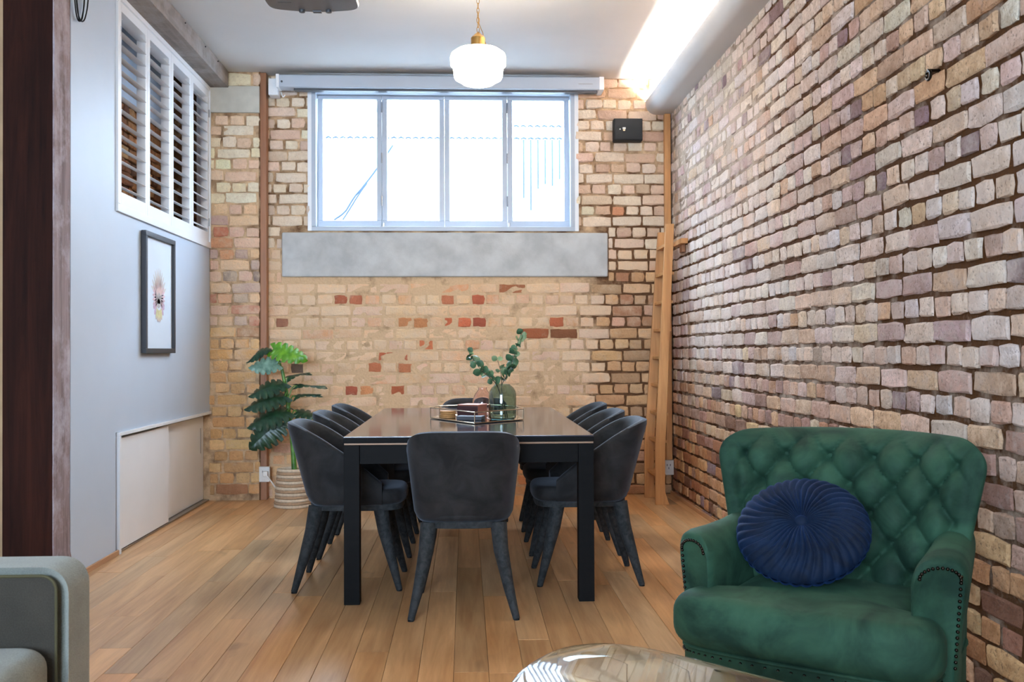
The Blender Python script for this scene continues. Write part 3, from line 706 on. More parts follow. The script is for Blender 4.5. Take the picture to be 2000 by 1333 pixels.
# ------------------------------------------------------------------ ladder and its block
ld = thing('loft_ladder', 'oak ladder leaning in the far right corner', 'ladder', (0, 0, 0))
ld.location = (1.42, 7.42, 0); LX, LY = 1.42, 7.42
def stile(y, xb, xt, nm, zt, th=.028):
    pl = [(xb-.038, 0), (xb+.065, 0), (xb+.055, .03), (xb+.036, .09), (xb+.034, .16), (xb+.036, .4), (xt+.031, zt), (xt-.031, zt), (xb-.038, .4)]
    g = G(); g.prism([(a-LX, b) for a, b in pl], 'Y', y-th/2-LY, y+th/2-LY); return g.build(nm, 'oak', ld, bevel=.003)
stile(7.26, 1.428, 1.508, 'stile', 2.065); stile(7.62, 1.415, 1.520, 'stile', 2.045)
for z in (1.924, 1.715, 1.503, 1.297, 1.089, .882, .674, .472, .225):
    x = 1.420+.095*z/2.0
    G().box(x-.034-LX, x+.040-LX, 7.275-LY, 7.606-LY, z-.022, z).build('tread', 'oak', ld, bevel=.002)
bk = thing('ladder_rest', 'small oak block on brick wall beside ladder top', 'bracket', (XR, 7.30, 1.935))
G().box(-.055, -.004, -.12, .14, -.02, .018).build('block', 'oak', bk, bevel=.003); G().box(-.03, -.004, -.03, .05, -.075, -.02).build('backplate', 'strip', bk, bevel=.002)

# sockets
def socket(x, z, y, label, cord):
    t = thing('wall_socket', label, 'socket', (x, y, z))
    G().box(-.040, .040, -.034, .0, -.058, .058).build('box', 'plug_white', t, bevel=.004)
    for a, b in ((-.012, .02), (.012, .02), (0, -.004)): G().box(a-.0025, a+.0025, -.0352, -.0335, b-.008, b+.008).build('slot', 'dark_grey', t)
    G().box(-.012, .012, -.037, -.033, -.045, -.03).build('rocker', 'plug_white', t, bevel=.001)
    if cord:
        pg = G().box(-.005, .032, -.075, -.034, -.012, .028).build('plug', 'plug_white', t, bevel=.006)
        g = G(); g.tube(smooth_open([(.02, -.07, 0), (.05, -.09, -.03), (.10, -.12, -.09), (.14, -.15, -.15), (.16, -.16, -.185)], 6), .005, 8); g.build('cord', 'plug_white', t, smooth=True)
socket(-1.532, .20, YP+.008, 'white wall socket with plug and cord beside the basket', True)
socket(1.592, .214, 7.782, 'white wall socket low in corner behind the ladder', False)

# ------------------------------------------------------------------ framed print on the white wall
fp = thing('framed_print', 'black framed print with an oval feathery flower motif', 'picture', (XL, 6.39, 1.50))
hw, hh, fw_ = .305, .372, .030
for a in ((-hw, hw, -hh, -hh+fw_), (-hw, hw, hh-fw_, hh), (-hw, -hw+fw_, -hh+fw_, hh-fw_), (hw-fw_, hw, -hh+fw_, hh-fw_)):
    G().box(.004, .034, a[0], a[1], a[2], a[3]).build('frame_bar', 'frame_black', fp, bevel=.002)
G().box(.004, .016, -hw+fw_, hw-fw_, -hh+fw_, hh-fw_).build('mat_board', 'mount', fp)
rf = np.random.default_rng(9)
def motif(nm, col, shapes):
    M['ink_'+nm] = plain('ink_'+nm, col, .8, var=.08, scale=40); g = G()
    for (cy, cz, a, l, w2, lay) in shapes:
        n = 12; v = []; ca, sa = math.cos(a), math.sin(a)
        for k in range(n):
            t = 2*PI*k/n; p, q = l*math.cos(t), w2*math.sin(t)*(1-.35*math.cos(t)); v.append((.0163+lay*.0003, 1.12*(cy+p*ca-q*sa), 1.3*(cz+p*sa+q*ca)-.02))
        g.add(v, [tuple(range(n))])
    g.build('print_motif', 'ink_'+nm, fp)
def fan(n, a0, a1, r0, l, w2, lay, cz=0.0, cy=0.0): return [(cy+(r0+l)*math.cos(a), cz+(r0+l)*math.sin(a)*1.0, a, l, w2, lay) for a in np.linspace(a0, a1, n)]
motif('grey', (196, 192, 186), fan(11, .35, PI-.35, .03, .058, .012, 0))
motif('rose', (204, 174, 180), fan(7, PI-.5, PI+.75, .035, .04, .010, 1)); motif('pink', (204, 174, 180), fan(7, -.75, .5, .035, .04, .010, 1))
motif('mauve', (190, 164, 186), [(.09*math.cos(a)+.0, -.02+.085*math.sin(a), a, .018, .014, 2) for a in np.linspace(PI+.3, 2*PI-.3, 8)])
motif('stone', (176, 168, 164), [(0, .02, PI/2, .05, .022, 3), (-.03, .0, 2.2, .04, .014, 3), (.03, 0, .9, .04, .014, 3), (0, -.03, 0, .035, .022, 3)])
motif('straw', (208, 200, 150), fan(5, -PI/2-.5, -PI/2+.5, .06, .03, .012, 4))
motif('blush', (208, 178, 170), fan(8, .5, PI-.5, .02, .045, .006, 4))

# ------------------------------------------------------------------ pendant lamp and projector
pl = thing('pendant_lamp', 'lit white opal glass pendant hanging from a brass chain', 'lamp', (.078, 5.5, 2.60))
prof = [(.002, 0), (.05, .003), (.085, .014), (.105, .028), (.128, .040), (.134, .052), (.140, .110), (.153, .116), (.154, .160), (.148, .178), (.120, .198), (.07, .212), (.045, .216)]
G().lathe(prof, 48).build('glass_shade', 'globe', pl, smooth=True, angle=50)
G().lathe([(.047, .212), (.048, .222), (.040, .226), (.040, .268), (.033, .276), (.020, .288), (.008, .300), (.002, .302)], 32).build('brass_gallery', 'brass', pl, smooth=True, angle=35)
zc_ = .305; n_l = 0; lk = G()
for s_ in range(12): lk.add([], [])
g = G(); g.tube([(.0075*math.cos(a), 0, .016*math.sin(a)) for a in np.linspace(0, 2*PI, 14, endpoint=False)], .0018, 6, True); lme = g.mesh('chain_link', smooth=True); lme.materials.append(M['brass'])
k = 0
while zc_ < ZC-2.60-.055:
    inst('chain_link', lme, pl, (0, 0, zc_+.010), (0, 0, (k % 2)*PI/2+.3)); zc_ += .0265; k += 1
G().lathe([(.002, ZC-2.60-.06), (.02, ZC-2.60-.055), (.05, ZC-2.60-.02), (.055, ZC-2.60-.001), (.002, ZC-2.60-.0005)], 24).build('ceiling_rose', 'brass', pl, smooth=True)
g = G(); g.tube(smooth_open([(0, .004, .42), (.004, .01, .36), (.016, .012, .325), (.026, .01, .30), (.034, .006, .262), (.046, .004, .228)], 6), .0022, 6); g.build('flex', 'brass', pl, smooth=True)

pj = thing('ceiling_projector', 'grey and white projector hung from the ceiling', 'projector', (-.675, 4.42, 2.685))
bot = smooth_closed([(-.19, -.13), (0, -.135), (.19, -.13), (.205, 0), (.195, .10), (.12, .135), (0, .15), (-.12, .135), (-.195, .10), (-.205, 0)], 5)
g = G(); g.loft([[(x*.97, y*.97, 0) for x, y in bot], [(x, y, .008) for x, y in bot], [(x, y, .03) for x, y in bot]]); g.build('underside', 'proj_grey', pj, smooth=True, angle=35)
g = G(); g.loft([[(x*1.025, y*1.025, .024) for x, y in bot], [(x*1.03, y*1.03, .06) for x, y in bot], [(x, y, .11) for x, y in bot], [(x*.95, y*.95, .115) for x, y in bot]]); g.build('shell', 'proj_white', pj, smooth=True, angle=35)
for x in (-.058, .062): G().lathe([(.001, -.012), (.013, -.012), (.015, -.004), (.013, .002), (.001, .003)], 16, (x, .118, 0)).build('foot', 'dark_grey', pj, smooth=True)
G().box(-.012, .028, .125, .150, -.006, .004).build('latch', 'dark_grey', pj, bevel=.002)
G().cyl((.07, .13, .06), (.07, .165, .06), .036, .034, 24).build('lens', 'dark_grey', pj, smooth=True)
G().box(-.15, -.09, .02, .026, -.001, .001).build('vent_slot', 'dark_grey', pj)
G().cyl((0, 0, .11), (0, 0, ZC-2.685-.012), .02, n=16).build('mount_pole', 'proj_white', pj, smooth=True); G().cyl((0, 0, ZC-2.685-.014), (0, 0, ZC-2.685-.001), .07, n=24).build('mount_plate', 'proj_white', pj, smooth=True)

# ------------------------------------------------------------------ dining table
TX0, TX1, TY0, TY1 = -.546, .582, 4.48, 6.75
tb = thing('dining_table', 'long black dining table with a glossy glass top', 'table', ((TX0+TX1)/2, (TY0+TY1)/2, 0))
hx, hy = (TX1-TX0)/2, (TY1-TY0)/2
G().box(-hx, hx, -hy, hy, .722, .744).build('tabletop', 'blackwood', tb, bevel=.002)
G().box(-hx+.002, hx-.002, -hy+.002, hy-.002, .7445, .7505).build('glass_top', 'tabletop', tb, bevel=.0015)
G().box(-hx+.004, hx-.004, -hy+.004, hy-.004, .7135, .7218).build('edge_strip', 'beige', tb, bevel=.001)
for s_ in (-1, 1):
    for q in (-1, 1):
        x1 = s_*(hx-.002); y1 = q*(hy-.002); G().box(min(x1, x1-s_*.07), max(x1, x1-s_*.07), min(y1, y1-q*.07), max(y1, y1-q*.07), 0, .713).build('leg', 'blackwood', tb, bevel=.002)
    G().box(-hx+.073, hx-.073, min(s_*(hy-.012), s_*(hy-.034)), max(s_*(hy-.012), s_*(hy-.034)), .628, .7125).build('apron', 'blackwood', tb, bevel=.001)
    G().box(min(s_*(hx-.012), s_*(hx-.034)), max(s_*(hx-.012), s_*(hx-.034)), -hy+.073, hy-.073, .655, .7125).build('apron', 'blackwood', tb, bevel=.001)

# ------------------------------------------------------------------ dining chairs (front is local +x)
def make_chair():
    t = thing('dining_chair', 'x', 'chair')
    N = 46; zb = .400
    def plan(s, k):
        """s in [-1,1]; k 0 bottom .. 1 top. outer plan curve"""
        bx = -.200-.110*k; hw = .212+.048*k; xm = -.05; xf = .165
        a = abs(s); sg = 1 if s >= 0 else -1; sp = .70
        if a < sp:
            th = a/sp*PI/2; n = 3.0
            x = xm+(bx-xm)*(math.cos(th)**(2/n)); y = hw*(math.sin(th)**(2/n))
        else:
            q = (a-sp)/(1-sp); x = xm+(xf-xm)*q; y = hw-.012*q*q
        return np.array([x, sg*y])
    ss = np.linspace(-1, 1, N*2+1); rings = []
    # equalise spacing of the back
    def pt(s, k): return plan(s, k)
    for s in ss:
        top = pt(s, 1.0); tt = max(0, top[0]+.310); zt = .790-.125*(tt/.28)**1.5-.010*abs(s)**2
        e = 2e-3
        nn = pt(min(1, s+e), .7)-pt(max(-1, s-e), .7); nn = np.array([-nn[1], nn[0]]); nn /= max(1e-9, np.linalg.norm(nn))
        if np.dot(nn, pt(s, .7)-np.array([-.02, 0])) < 0: nn = -nn
        th = .042
        K = lambda z: (z-zb)/.405
        prof = []
        H = zt-zb
        for f_ in (0.0, .04, .12, .3, .5, .7, .86, .95): # outer, bottom rounded in
            z = zb+H*f_; ins = .020*(1-min(1, f_/.13))**2
            prof.append((z, -ins))
        for a in (PI*.25, PI*.5, PI*.75): prof.append((zt-.010+.018*math.sin(a), -.021+.021*math.cos(a)))
        for f_ in (.93, .75, .5, .25, .12): prof.append((zb+H*f_, -th))
        prof.append((zb+.004, -th-.01))
        ring = []
        for z, off in prof:
            p = pt(s, min(1.02, K(z)))+nn*off; ring.append((p[0], p[1], z))
        rings.append(ring)
    g = G(); g.loft(rings); g.build('backrest', 'grey_velvet', t, smooth=True, angle=60)
    sm = smooth_closed([(-.19, -.12), (-.12, -.185), (.05, -.197), (.20, -.192), (.262, -.14), (.275, 0), (.262, .14), (.20, .192), (.05, .197), (-.12, .185), (-.19, .12), (-.205, 0)], 4)
    pad(sm, .402, .478, .028, .012, cen=(.03, 0)).build('seat', 'grey_velvet', t, smooth=True, angle=60)
    us = [(x*.94, y*.94) for x, y in sm]; g = G(); g.prism(us, 'Z', .375, .404); g.build('seat_base', 'chair_leg', t, bevel=.003)
    for sx_ in (-1, 1):
        for sy_ in (-1, 1):
            fy = .222 if sx_ < 0 else .205
            g = G(); g.tube([(sx_*.152, sy_*.150, .395), (sx_*.172, sy_*.160, .28), (sx_*.212, sy_*(.16+fy)/2, .13), (sx_*.246, sy_*fy, .004)], [.036, .032, .023, .0145], 16)
            g.build('leg', 'chair_leg', t, smooth=True, angle=50)
            G().cyl((sx_*.246, sy_*fy, 0), (sx_*.246, sy_*fy, .005), .013, n=12).build('foot_pad', 'black', t)
    return t
chair = make_chair()
SP = [(-.560, 4.945, 0, 'grey velvet tub chair on the picture side, nearest the sofa'), (-.555, 5.70, 0, 'grey velvet tub chair on the picture side, middle of three'), (-.545, 6.42, 0, 'grey velvet tub chair on the picture side, nearest the plant'),
      (.600, 4.985, PI, 'grey velvet tub chair on the ladder side, nearest the armchair'), (.605, 5.70, PI, 'grey velvet tub chair on the ladder side, middle of three'), (.610, 6.43, PI, 'grey velvet tub chair on the ladder side, nearest the brick window wall'),
      (-.008, 4.444, PI/2, 'grey velvet tub chair at near table end, back turned to view'), (.07, 6.86, -PI/2, 'grey velvet tub chair at far table end below the window')]
for i, (x, y, a, lb) in enumerate(SP):
    c = chair if i == 0 else copy_tree(chair)
    c.location = (x, y, 0); c.rotation_euler = (0, 0, a+(rng.normal(0, .015) if i else 0)); tag(c, lb, 'chair', 'velvet tub chairs around the dining table')

# ------------------------------------------------------------------ tray and what is on the table
TZ = .7508
tr = thing('hexagon_tray', 'brass wire hexagon tray with mirror base on the table', 'tray', (.06, 5.58, TZ))
hexp = [(-.257, .085), (-.012, -.385), (.259, -.10), (.24, .16), (.03, .40), (-.21, .24)]
g = G(); g.prism(hexp, 'Z', .002, .006); g.build('mirror_base', 'mirror', tr)
for z in (.005, .062): 
    g = G(); g.tube([(*p, z) for p in hexp], .0032, 8, True); g.build('wire_rim', 'gold', tr, smooth=True)
for p in hexp: G().cyl((*p, .003), (*p, .064), .0028, n=8).build('corner_wire', 'gold', tr)
for k in range(4):
    o = G().lathe([(.001, 0), (.043, 0), (.045, .002), (.045, .008), (.043, .010), (.001, .010)], 24).build('coaster', 'coaster', None, smooth=True, loc=(-.095+.003*rng.normal(), 5.61, TZ+.007+k*.0102))
    tag(o, ['bottom', 'second lowest', 'second highest', 'topmost'][k]+' round brown coaster in the stack on the tray', 'coaster', 'brown coasters on the tray')
o = G().box(-.070, .070, -.045, .045, 0, .022).build('black_book', 'bookdark', None, bevel=.002, loc=(.030, 5.44, TZ+.007), rot=(0, 0, -.25)); tag(o, 'flat dark book lying at the front of the tray', 'book')
cbx = thing('keepsake_box', 'maroon and copper square box standing behind the dark book', 'box', (.04, 5.60, TZ+.007), -.45)
G().box(-.062, .062, -.062, .062, 0, .072).build('box_body', 'copper', cbx, bevel=.003); G().box(-.063, .063, -.066, -.0625, .002, .070).build('front_panel', 'maroon', cbx, bevel=.001); G().box(-.064, .064, -.064, .064, .0725, .078).build('lid', 'copper', cbx, bevel=.002)
def vase(name, label, x, y, prof, th, mat):
    t = thing(name, label, 'vase', (x, y, TZ+.0068)); inn = [(max(.001, r-th), z+(th if i < 2 else 0)) for i, (r, z) in enumerate(prof)][::-1]
    G().lathe(prof+inn, 40).build('glass_body', mat, t, smooth=True, angle=50); return t
vg = vase('green_vase', 'dark green glass vase holding the eucalyptus', .205, 5.50, [(.001, 0), (.066, 0), (.075, .008), (.0765, .03), (.0765, .135), (.072, .155), (.058, .176), (.045, .186), (.042, .192)], .0035, 'vase_green')
vp = vase('pink_vase', 'small pale pink glass vase beside the green vase', .100, 5.76, [(.001, 0), (.035, 0), (.052, .02), (.060, .055), (.057, .095), (.046, .125), (.031, .145), (.024, .155), (.026, .165)], .003, 'vase_pink')
# sprigs
def leaf_mesh(nm, ln, wd, mat, curl=.15):
    g = G(); n = 8; v = []; f = []
    for i in range(n+1):
        t = i/n; ww = wd*math.sin(PI*min(1, t*.96+.04))**.7; z = curl*ln*math.sin(PI*t)
        v += [(ln*t, -ww, z-.1*ww), (ln*t, 0, z+.03*ww), (ln*t, ww, z-.1*ww)]
    for i in range(n):
        for k in range(2): f.append((3*i+k, 3*i+3+k, 3*i+4+k, 3*i+1+k))
    g.add(v, f); me = g.mesh(nm, smooth=True, angle=80); me.materials.append(M[mat]); return me
eu = [leaf_mesh('leaf', .034, .017, 'euc'), leaf_mesh('leaf', .028, .015, 'euc'), leaf_mesh('leaf', .026, .013, 'euc_pale')]
def sprig(label, pts, side, rad, seed, pale=0.0, step=.018, t0=.42):
    r = np.random.default_rng(seed); base = Vector(pts[0]); t = thing('eucalyptus_sprig', label, 'sprig', base, group='eucalyptus sprigs in the green vase')
    path = [Vector(p)-base for p in smooth_open(pts, 8)]
    G().tube(path, [.0030*(1-.6*i/len(path)) for i in range(len(path))], 6).build('stem', 'stem_dark', t, smooth=True)
    acc = 0; tot = sum((path[i+1]-path[i]).length for i in range(len(path)-1)); nxt = tot*t0
    for i in range(len(path)-1):
        d = path[i+1]-path[i]; acc += d.length
        while acc >= nxt:
            for s_ in (-1, 1):
                dirn = d.normalized(); a = r.uniform(0, 2*PI); o1 = dirn.orthogonal().normalized(); o2 = dirn.cross(o1)
                out = (math.cos(a)*o1+math.sin(a)*o2); v = (out+.45*dirn).normalized()
                up = Vector((r.normal(), -1.2+r.normal()*.5, r.normal()*.6)); zx = (up-v*up.dot(v)).normalized(); yx = zx.cross(v)
                mtx = Matrix((v, yx, zx)).transposed().to_euler(); k = 2 if r.random() < pale*(acc/tot)**2 else int(r.integers(2))
                s2 = 1.65*r.uniform(.8, 1.15)*(1-.25*(acc/tot)); inst('leaf', eu[k], t, path[i+1]+v*.003, mtx, (s2, s2, s2))
            nxt += step
VX, VY, VZ = .205, 5.50, TZ
sprig('upright eucalyptus sprig rising at right of green vase', [(VX+.03, VY+.01, VZ+.012), (VX-.005, VY, VZ+.17), (VX+.03, VY-.01, VZ+.26), (VX+.06, VY-.02, VZ+.34), (VX+.085, VY-.03, VZ+.43), (VX+.105, VY-.03, VZ+.475)], 1, .02, 3, pale=.8, step=.0155, t0=.46)
sprig('eucalyptus sprig leaning left over the pink vase', [(VX+.02, VY, VZ+.012), (VX-.025, VY, VZ+.18), (VX-.07, VY, VZ+.235), (VX-.115, VY-.005, VZ+.275), (VX-.155, VY-.01, VZ+.33), (VX-.185, VY-.02, VZ+.375)], 1, .02, 5, pale=.15, step=.021, t0=.46)
sprig('short pale eucalyptus sprig behind the taller ones', [(VX+.0, VY+.03, VZ+.012), (VX-.004, VY+.020, VZ+.19), (VX-.005, VY+.09, VZ+.26), (VX-.02, VY+.17, VZ+.33)], 1, .02, 8, pale=.9, step=.05, t0=.6)

# ------------------------------------------------------------------ potted monstera
bs = thing('woven_basket', 'cream woven rope basket holding the leafy plant', 'basket', (-1.262, 7.375, 0))
n_r = 13; g1 = G(); 
for k in range(n_r):
    z = .012+k*.0215; r_ = .128-.021*(k/(n_r-1))+.006*math.sin(k*1.3)*.3
    g = G(); g.tube([(r_*math.cos(a), r_*math.sin(a), z) for a in np.linspace(0, 2*PI, 40, endpoint=False)], .0122, 8, True); g.build('rope_coil', 'rope' if k % 2 == 0 else 'rope_dark', bs, smooth=True)
G().cyl((0, 0, .004), (0, 0, .225), .112, .098, 32).build('soil', 'soil', bs)
pt_ = thing('monstera_plant', 'tall monstera with glossy split leaves in the rope basket', 'plant', (-1.262, 7.375, .225))
def mon_leaf(L, W, lobes, mat, droop, seed, cup=.12):
    r = np.random.default_rng(seed); g = G(); n = 4*lobes; v = []; f = []
    # each side: strips from midrib to margin, notched between lobes
    for sgn in (-1, 1):
        for i in range(n+1):
            t = i/n; prof = (math.sin(PI*min(1, t*.92+.08))**.62)*(1-.25*t)
            notch = 1.0 if (i % 4) in (1, 2, 3) or t < .12 or t > .95 else .62
            for j in range(4):
                q = j/3; e = W*prof*(q*notch if j == 3 else q*min(1, notch*1.0 if notch == 1 else .42*3/ max(j, 1)*q/q if j else 1)) if False else W*prof*q*(notch if notch < 1 else 1)
                x = L*(t-.12*(1-t)*q*1.6+.10*q*t); y = sgn*e; zz = -droop*L*(t**2)-cup*W*(q**2)*1.6+.012*math.sin(6*t+sgn)*q
                v.append((x, y, zz))
        o_ = (0 if sgn < 0 else (n+1)*4)
        for i in range(n):
            for j in range(3): f.append((o_+i*4+j, o_+i*4+j+1, o_+(i+1)*4+j+1, o_+(i+1)*4+j))
    g.add(v, f); me = g.mesh('leaf', smooth=True, angle=80); me.materials.append(M[mat]); return me
def put_leaf(base, start, direc, L, W, mat, droop=.25, lobes=6, seed=1, up=(0, -.35, 1), roll=0):
    d = Vector(direc).normalized(); u = Vector(up); zx = (u-d*u.dot(d)).normalized(); yx = zx.cross(d)
    rot = (Matrix((d, yx, zx)).transposed() @ Matrix.Rotation(roll, 3, 'X')).to_euler()
    s_ = Vector(start); b = Vector(base); mid = (b+s_)/2+Vector((0, 0, .04))
    G().tube(smooth_open([tuple(b), tuple(mid), tuple(s_)], 6), .0045, 7).build('petiole', 'stem', pt_, smooth=True)
    inst('leaf', mon_leaf(L, W, lobes, mat, droop, seed), pt_, s_, rot)
Z0 = .225
tk = [(0.01, 0, .003), (-.005, .0, .25), (-.03, 0, .45), (-.05, 0, .62), (-.085, 0, .80)]
G().tube(smooth_open(tk, 8), [.020-.008*i/32 for i in range(33)], 10).build('stem', 'stem', pt_, smooth=True)
TIP = (-.085, 0, .79)
put_leaf(TIP, (-.14, -.02, .93), (1, -.25, -.22), .24, .095, 'leaf_bright', .12, 7, 1, up=(0, -.9, .55))
put_leaf(TIP, (-.10, -.05, .82), (-.9, -.25, .02), .19, .085, 'leaf_pale', .2, 6, 2, up=(0, -.8, .6))
put_leaf(TIP, (-.17, .0, .93), (-1, -.1, -.12), .17, .07, 'leaf_dark', .5, 6, 3, up=(0, -.5, 1))
put_leaf((-.05, 0, .62), (-.06, -.03, .68), (-.95, -.35, -.15), .24, .10, 'leaf_dark', .25, 7, 4, up=(0, -.6, .8))
put_leaf((-.04, 0, .55), (-.05, -.05, .585), (-.95, -.3, -.1), .27, .11, 'leaf_dark', .25, 7, 5, up=(0, -.6, .8))
put_leaf((-.02, 0, .42), (-.03, -.06, .475), (-.95, -.3, -.15), .27, .12, 'leaf_dark', .3, 7, 6, up=(0, -.7, .8))
put_leaf((-.01, 0, .35), (-.08, -.08, .40), (-.75, -.3, -.6), .26, .13, 'leaf_dark', .2, 7, 7, up=(0, -1, .3))
put_leaf((-.04, 0, .55), (.03, .0, .66), (1, .1, .06), .20, .045, 'leaf_dark', .1, 6, 8, up=(0, -.4, 1))
put_leaf((-.03, 0, .5), (.02, -.02, .58), (1, -.1, .5), .16, .05, 'leaf_dark', .5, 6, 9, up=(0, -.4, 1))
put_leaf((-.02, 0, .4), (.03, -.02, .47), (1, -.15, .0), .24, .10, 'leaf_dark', .3, 7, 10, up=(0, -.4, 1))
put_leaf((-.02, 0, .42), (-.04, .05, .5), (-.6, .6, .1), .22, .10, 'leaf_dark', .3, 7, 11, up=(0, .2, 1))
put_leaf((-.05, 0, .62), (-.04, .02, .72), (.6, .4, .35), .17, .06, 'leaf_dark', .3, 6, 12, up=(0, -.2, 1))

# ------------------------------------------------------------------ green tufted armchair (front is local -y)
ac = thing('tufted_armchair', 'deep green velvet armchair with buttoned back and flared wings', 'armchair', (1.09, 2.927, 0), math.radians(-37.2))
ZB0, ZB1 = .30, .868
def back_mid(u, v):
    z = ZB0+(ZB1-ZB0)*v; Wd = .318+.100*v**1.1
    x = u*Wd; y = .165+.115*v-.150*abs(u)**2.6*(.55+.45*v); return x, y, z, Wd
DU, DV, ZR = .138, .083, .792
def tuft(U, z):
    a = (U-.5*DU)/DU+(z-ZR)/(2*DV); b = (U-.5*DU)/DU-(z-ZR)/(2*DV)
    pil = (abs(math.sin(PI*a))*abs(math.sin(PI*b)))**.42
    da, db = a-round(a), b-round(b); Ux = (da+db)/2*DU; Zx = (da-db)*DV; rr = math.hypot(Ux, Zx)
    return .046*pil-.030*math.exp(-(rr/.017)**2)
NU, NV = 150, 110
def edgef(t): return max(0, 1-abs(t)**5)**.5
vf = []; front = []; T = .072
us = [math.sin(PI/2*s) for s in np.linspace(-1, 1, NU)]
vs_ = [math.sin(PI/2*s) for s in np.linspace(.0, 1, NV)]
V = []; F = []
for side in (0, 1):
    for v in vs_:
        for u in us:
            x, y, z, Wd = back_mid(u, v); e = edgef(u)*max(0, 1-v**11)**.5; x *= 1-.075*max(0, (v-.86)/.14)**2.5; z -= .030*max(0, (abs(u)-.80)/.20)**2.5*v
            z += .012*(1-u*u)*v
            m = min(1, max(0, (.93-abs(u))/.16))*min(1, max(0, (1-v)/.12)); m = m*m*(3-2*m)
            if side == 0:
                arc = x*(1+.10*u*u); V.append((x, y-T*e-m*(tuft(arc, z)-.006), z))
            else: V.append((x, y+T*.8*e, z))
for side in (0, 1):
    o_ = side*NU*NV
    for j in range(NV-1):
        for i in range(NU-1):
            q = (o_+j*NU+i, o_+j*NU+i+1, o_+(j+1)*NU+i+1, o_+(j+1)*NU+i); F.append(q if side == 0 else q[::-1])
g = G().add(V, F); me = g.mesh('backrest', smooth=True, angle=80)
bm = bmesh.new(); bm.from_mesh(me); bmesh.ops.remove_doubles(bm, verts=bm.verts[:], dist=.0004); bm.to_mesh(me); bm.free(); me.shade_smooth()
me.materials.append(M['green_velvet']); o = bpy.data.objects.new('backrest', me); COL.objects.link(o); o.parent = ac; back_o = o
g = G(); g.lathe([(.0001, .006), (.006, .0052), (.010, .002), (.0105, -.002), (.006, -.004)], 14); bme = g.mesh('button', smooth=True); bme.materials.append(M['green_velvet'])
for row in range(6):
    z = ZR-row*DV; 
    for k in range(-3, 4):
        U = DU*(k+.5) if row % 2 == 0 else DU*k
        v = (z-ZB0)/(ZB1-ZB0)
        if v < .1: continue
        x, y, zz, Wd = back_mid(0, v); u = U/Wd
        if abs(u) > .86: continue
        x, y, zz, Wd = back_mid(u, v)
        inst('button', bme, back_o, (x, y-T*edgef(u)+.034, z), (PI/2+.1, 0, 0))
# seat cushion, T-shaped with bowed front
so_ = smooth_closed([(0, -.385), (.18, -.380), (.30, -.362), (.362, -.325), (.372, -.270), (.352, -.222), (.285, -.205), (.268, -.15), (.265, .03), (.23, .15), (0, .165), (-.23, .15), (-.265, .03), (-.268, -.15), (-.285, -.205), (-.352, -.222), (-.372, -.270), (-.362, -.325), (-.30, -.362), (-.18, -.380)], 5)
pad(so_, .275, .432, .060, .014, inner=10, edge=7, cen=(0, -.16)).build('seat_cushion', 'green_velvet', ac, smooth=True, angle=80)
# base rail with nail trim
bo = [(x*.965, (y+.1)*.965-.1) for x, y in smooth_closed([(0, -.375), (.18, -.370), (.30, -.352), (.350, -.31), (.362, -.2), (.362, 0), (.34, .2), (.2, .25), (0, .26), (-.2, .25), (-.34, .2), (-.362, 0), (-.362, -.2), (-.350, -.31), (-.30, -.352), (-.18, -.370)], 5)]
g = G(); g.prism(bo, 'Z', .125, .285); g.build('base_rail', 'green_velvet', ac, bevel=.008)
g = G(); g.tube([(x*1.003, (y+.1)*1.003-.1, .281) for x, y in bo], .0055, 8, True); g.build('piping', 'green_velvet', ac, smooth=True)
nh = G()
for x, y in bo[::1]:
    if y < -.15: nh.lathe([(.0045, 0), (.004, .002), (.002, .0035), (.0002, .004)], 8, (x*1.006, (y+.1)*1.006-.1, .266))
nh.build('nail_trim', 'nail', ac, smooth=True)['kind'] = 'stuff'
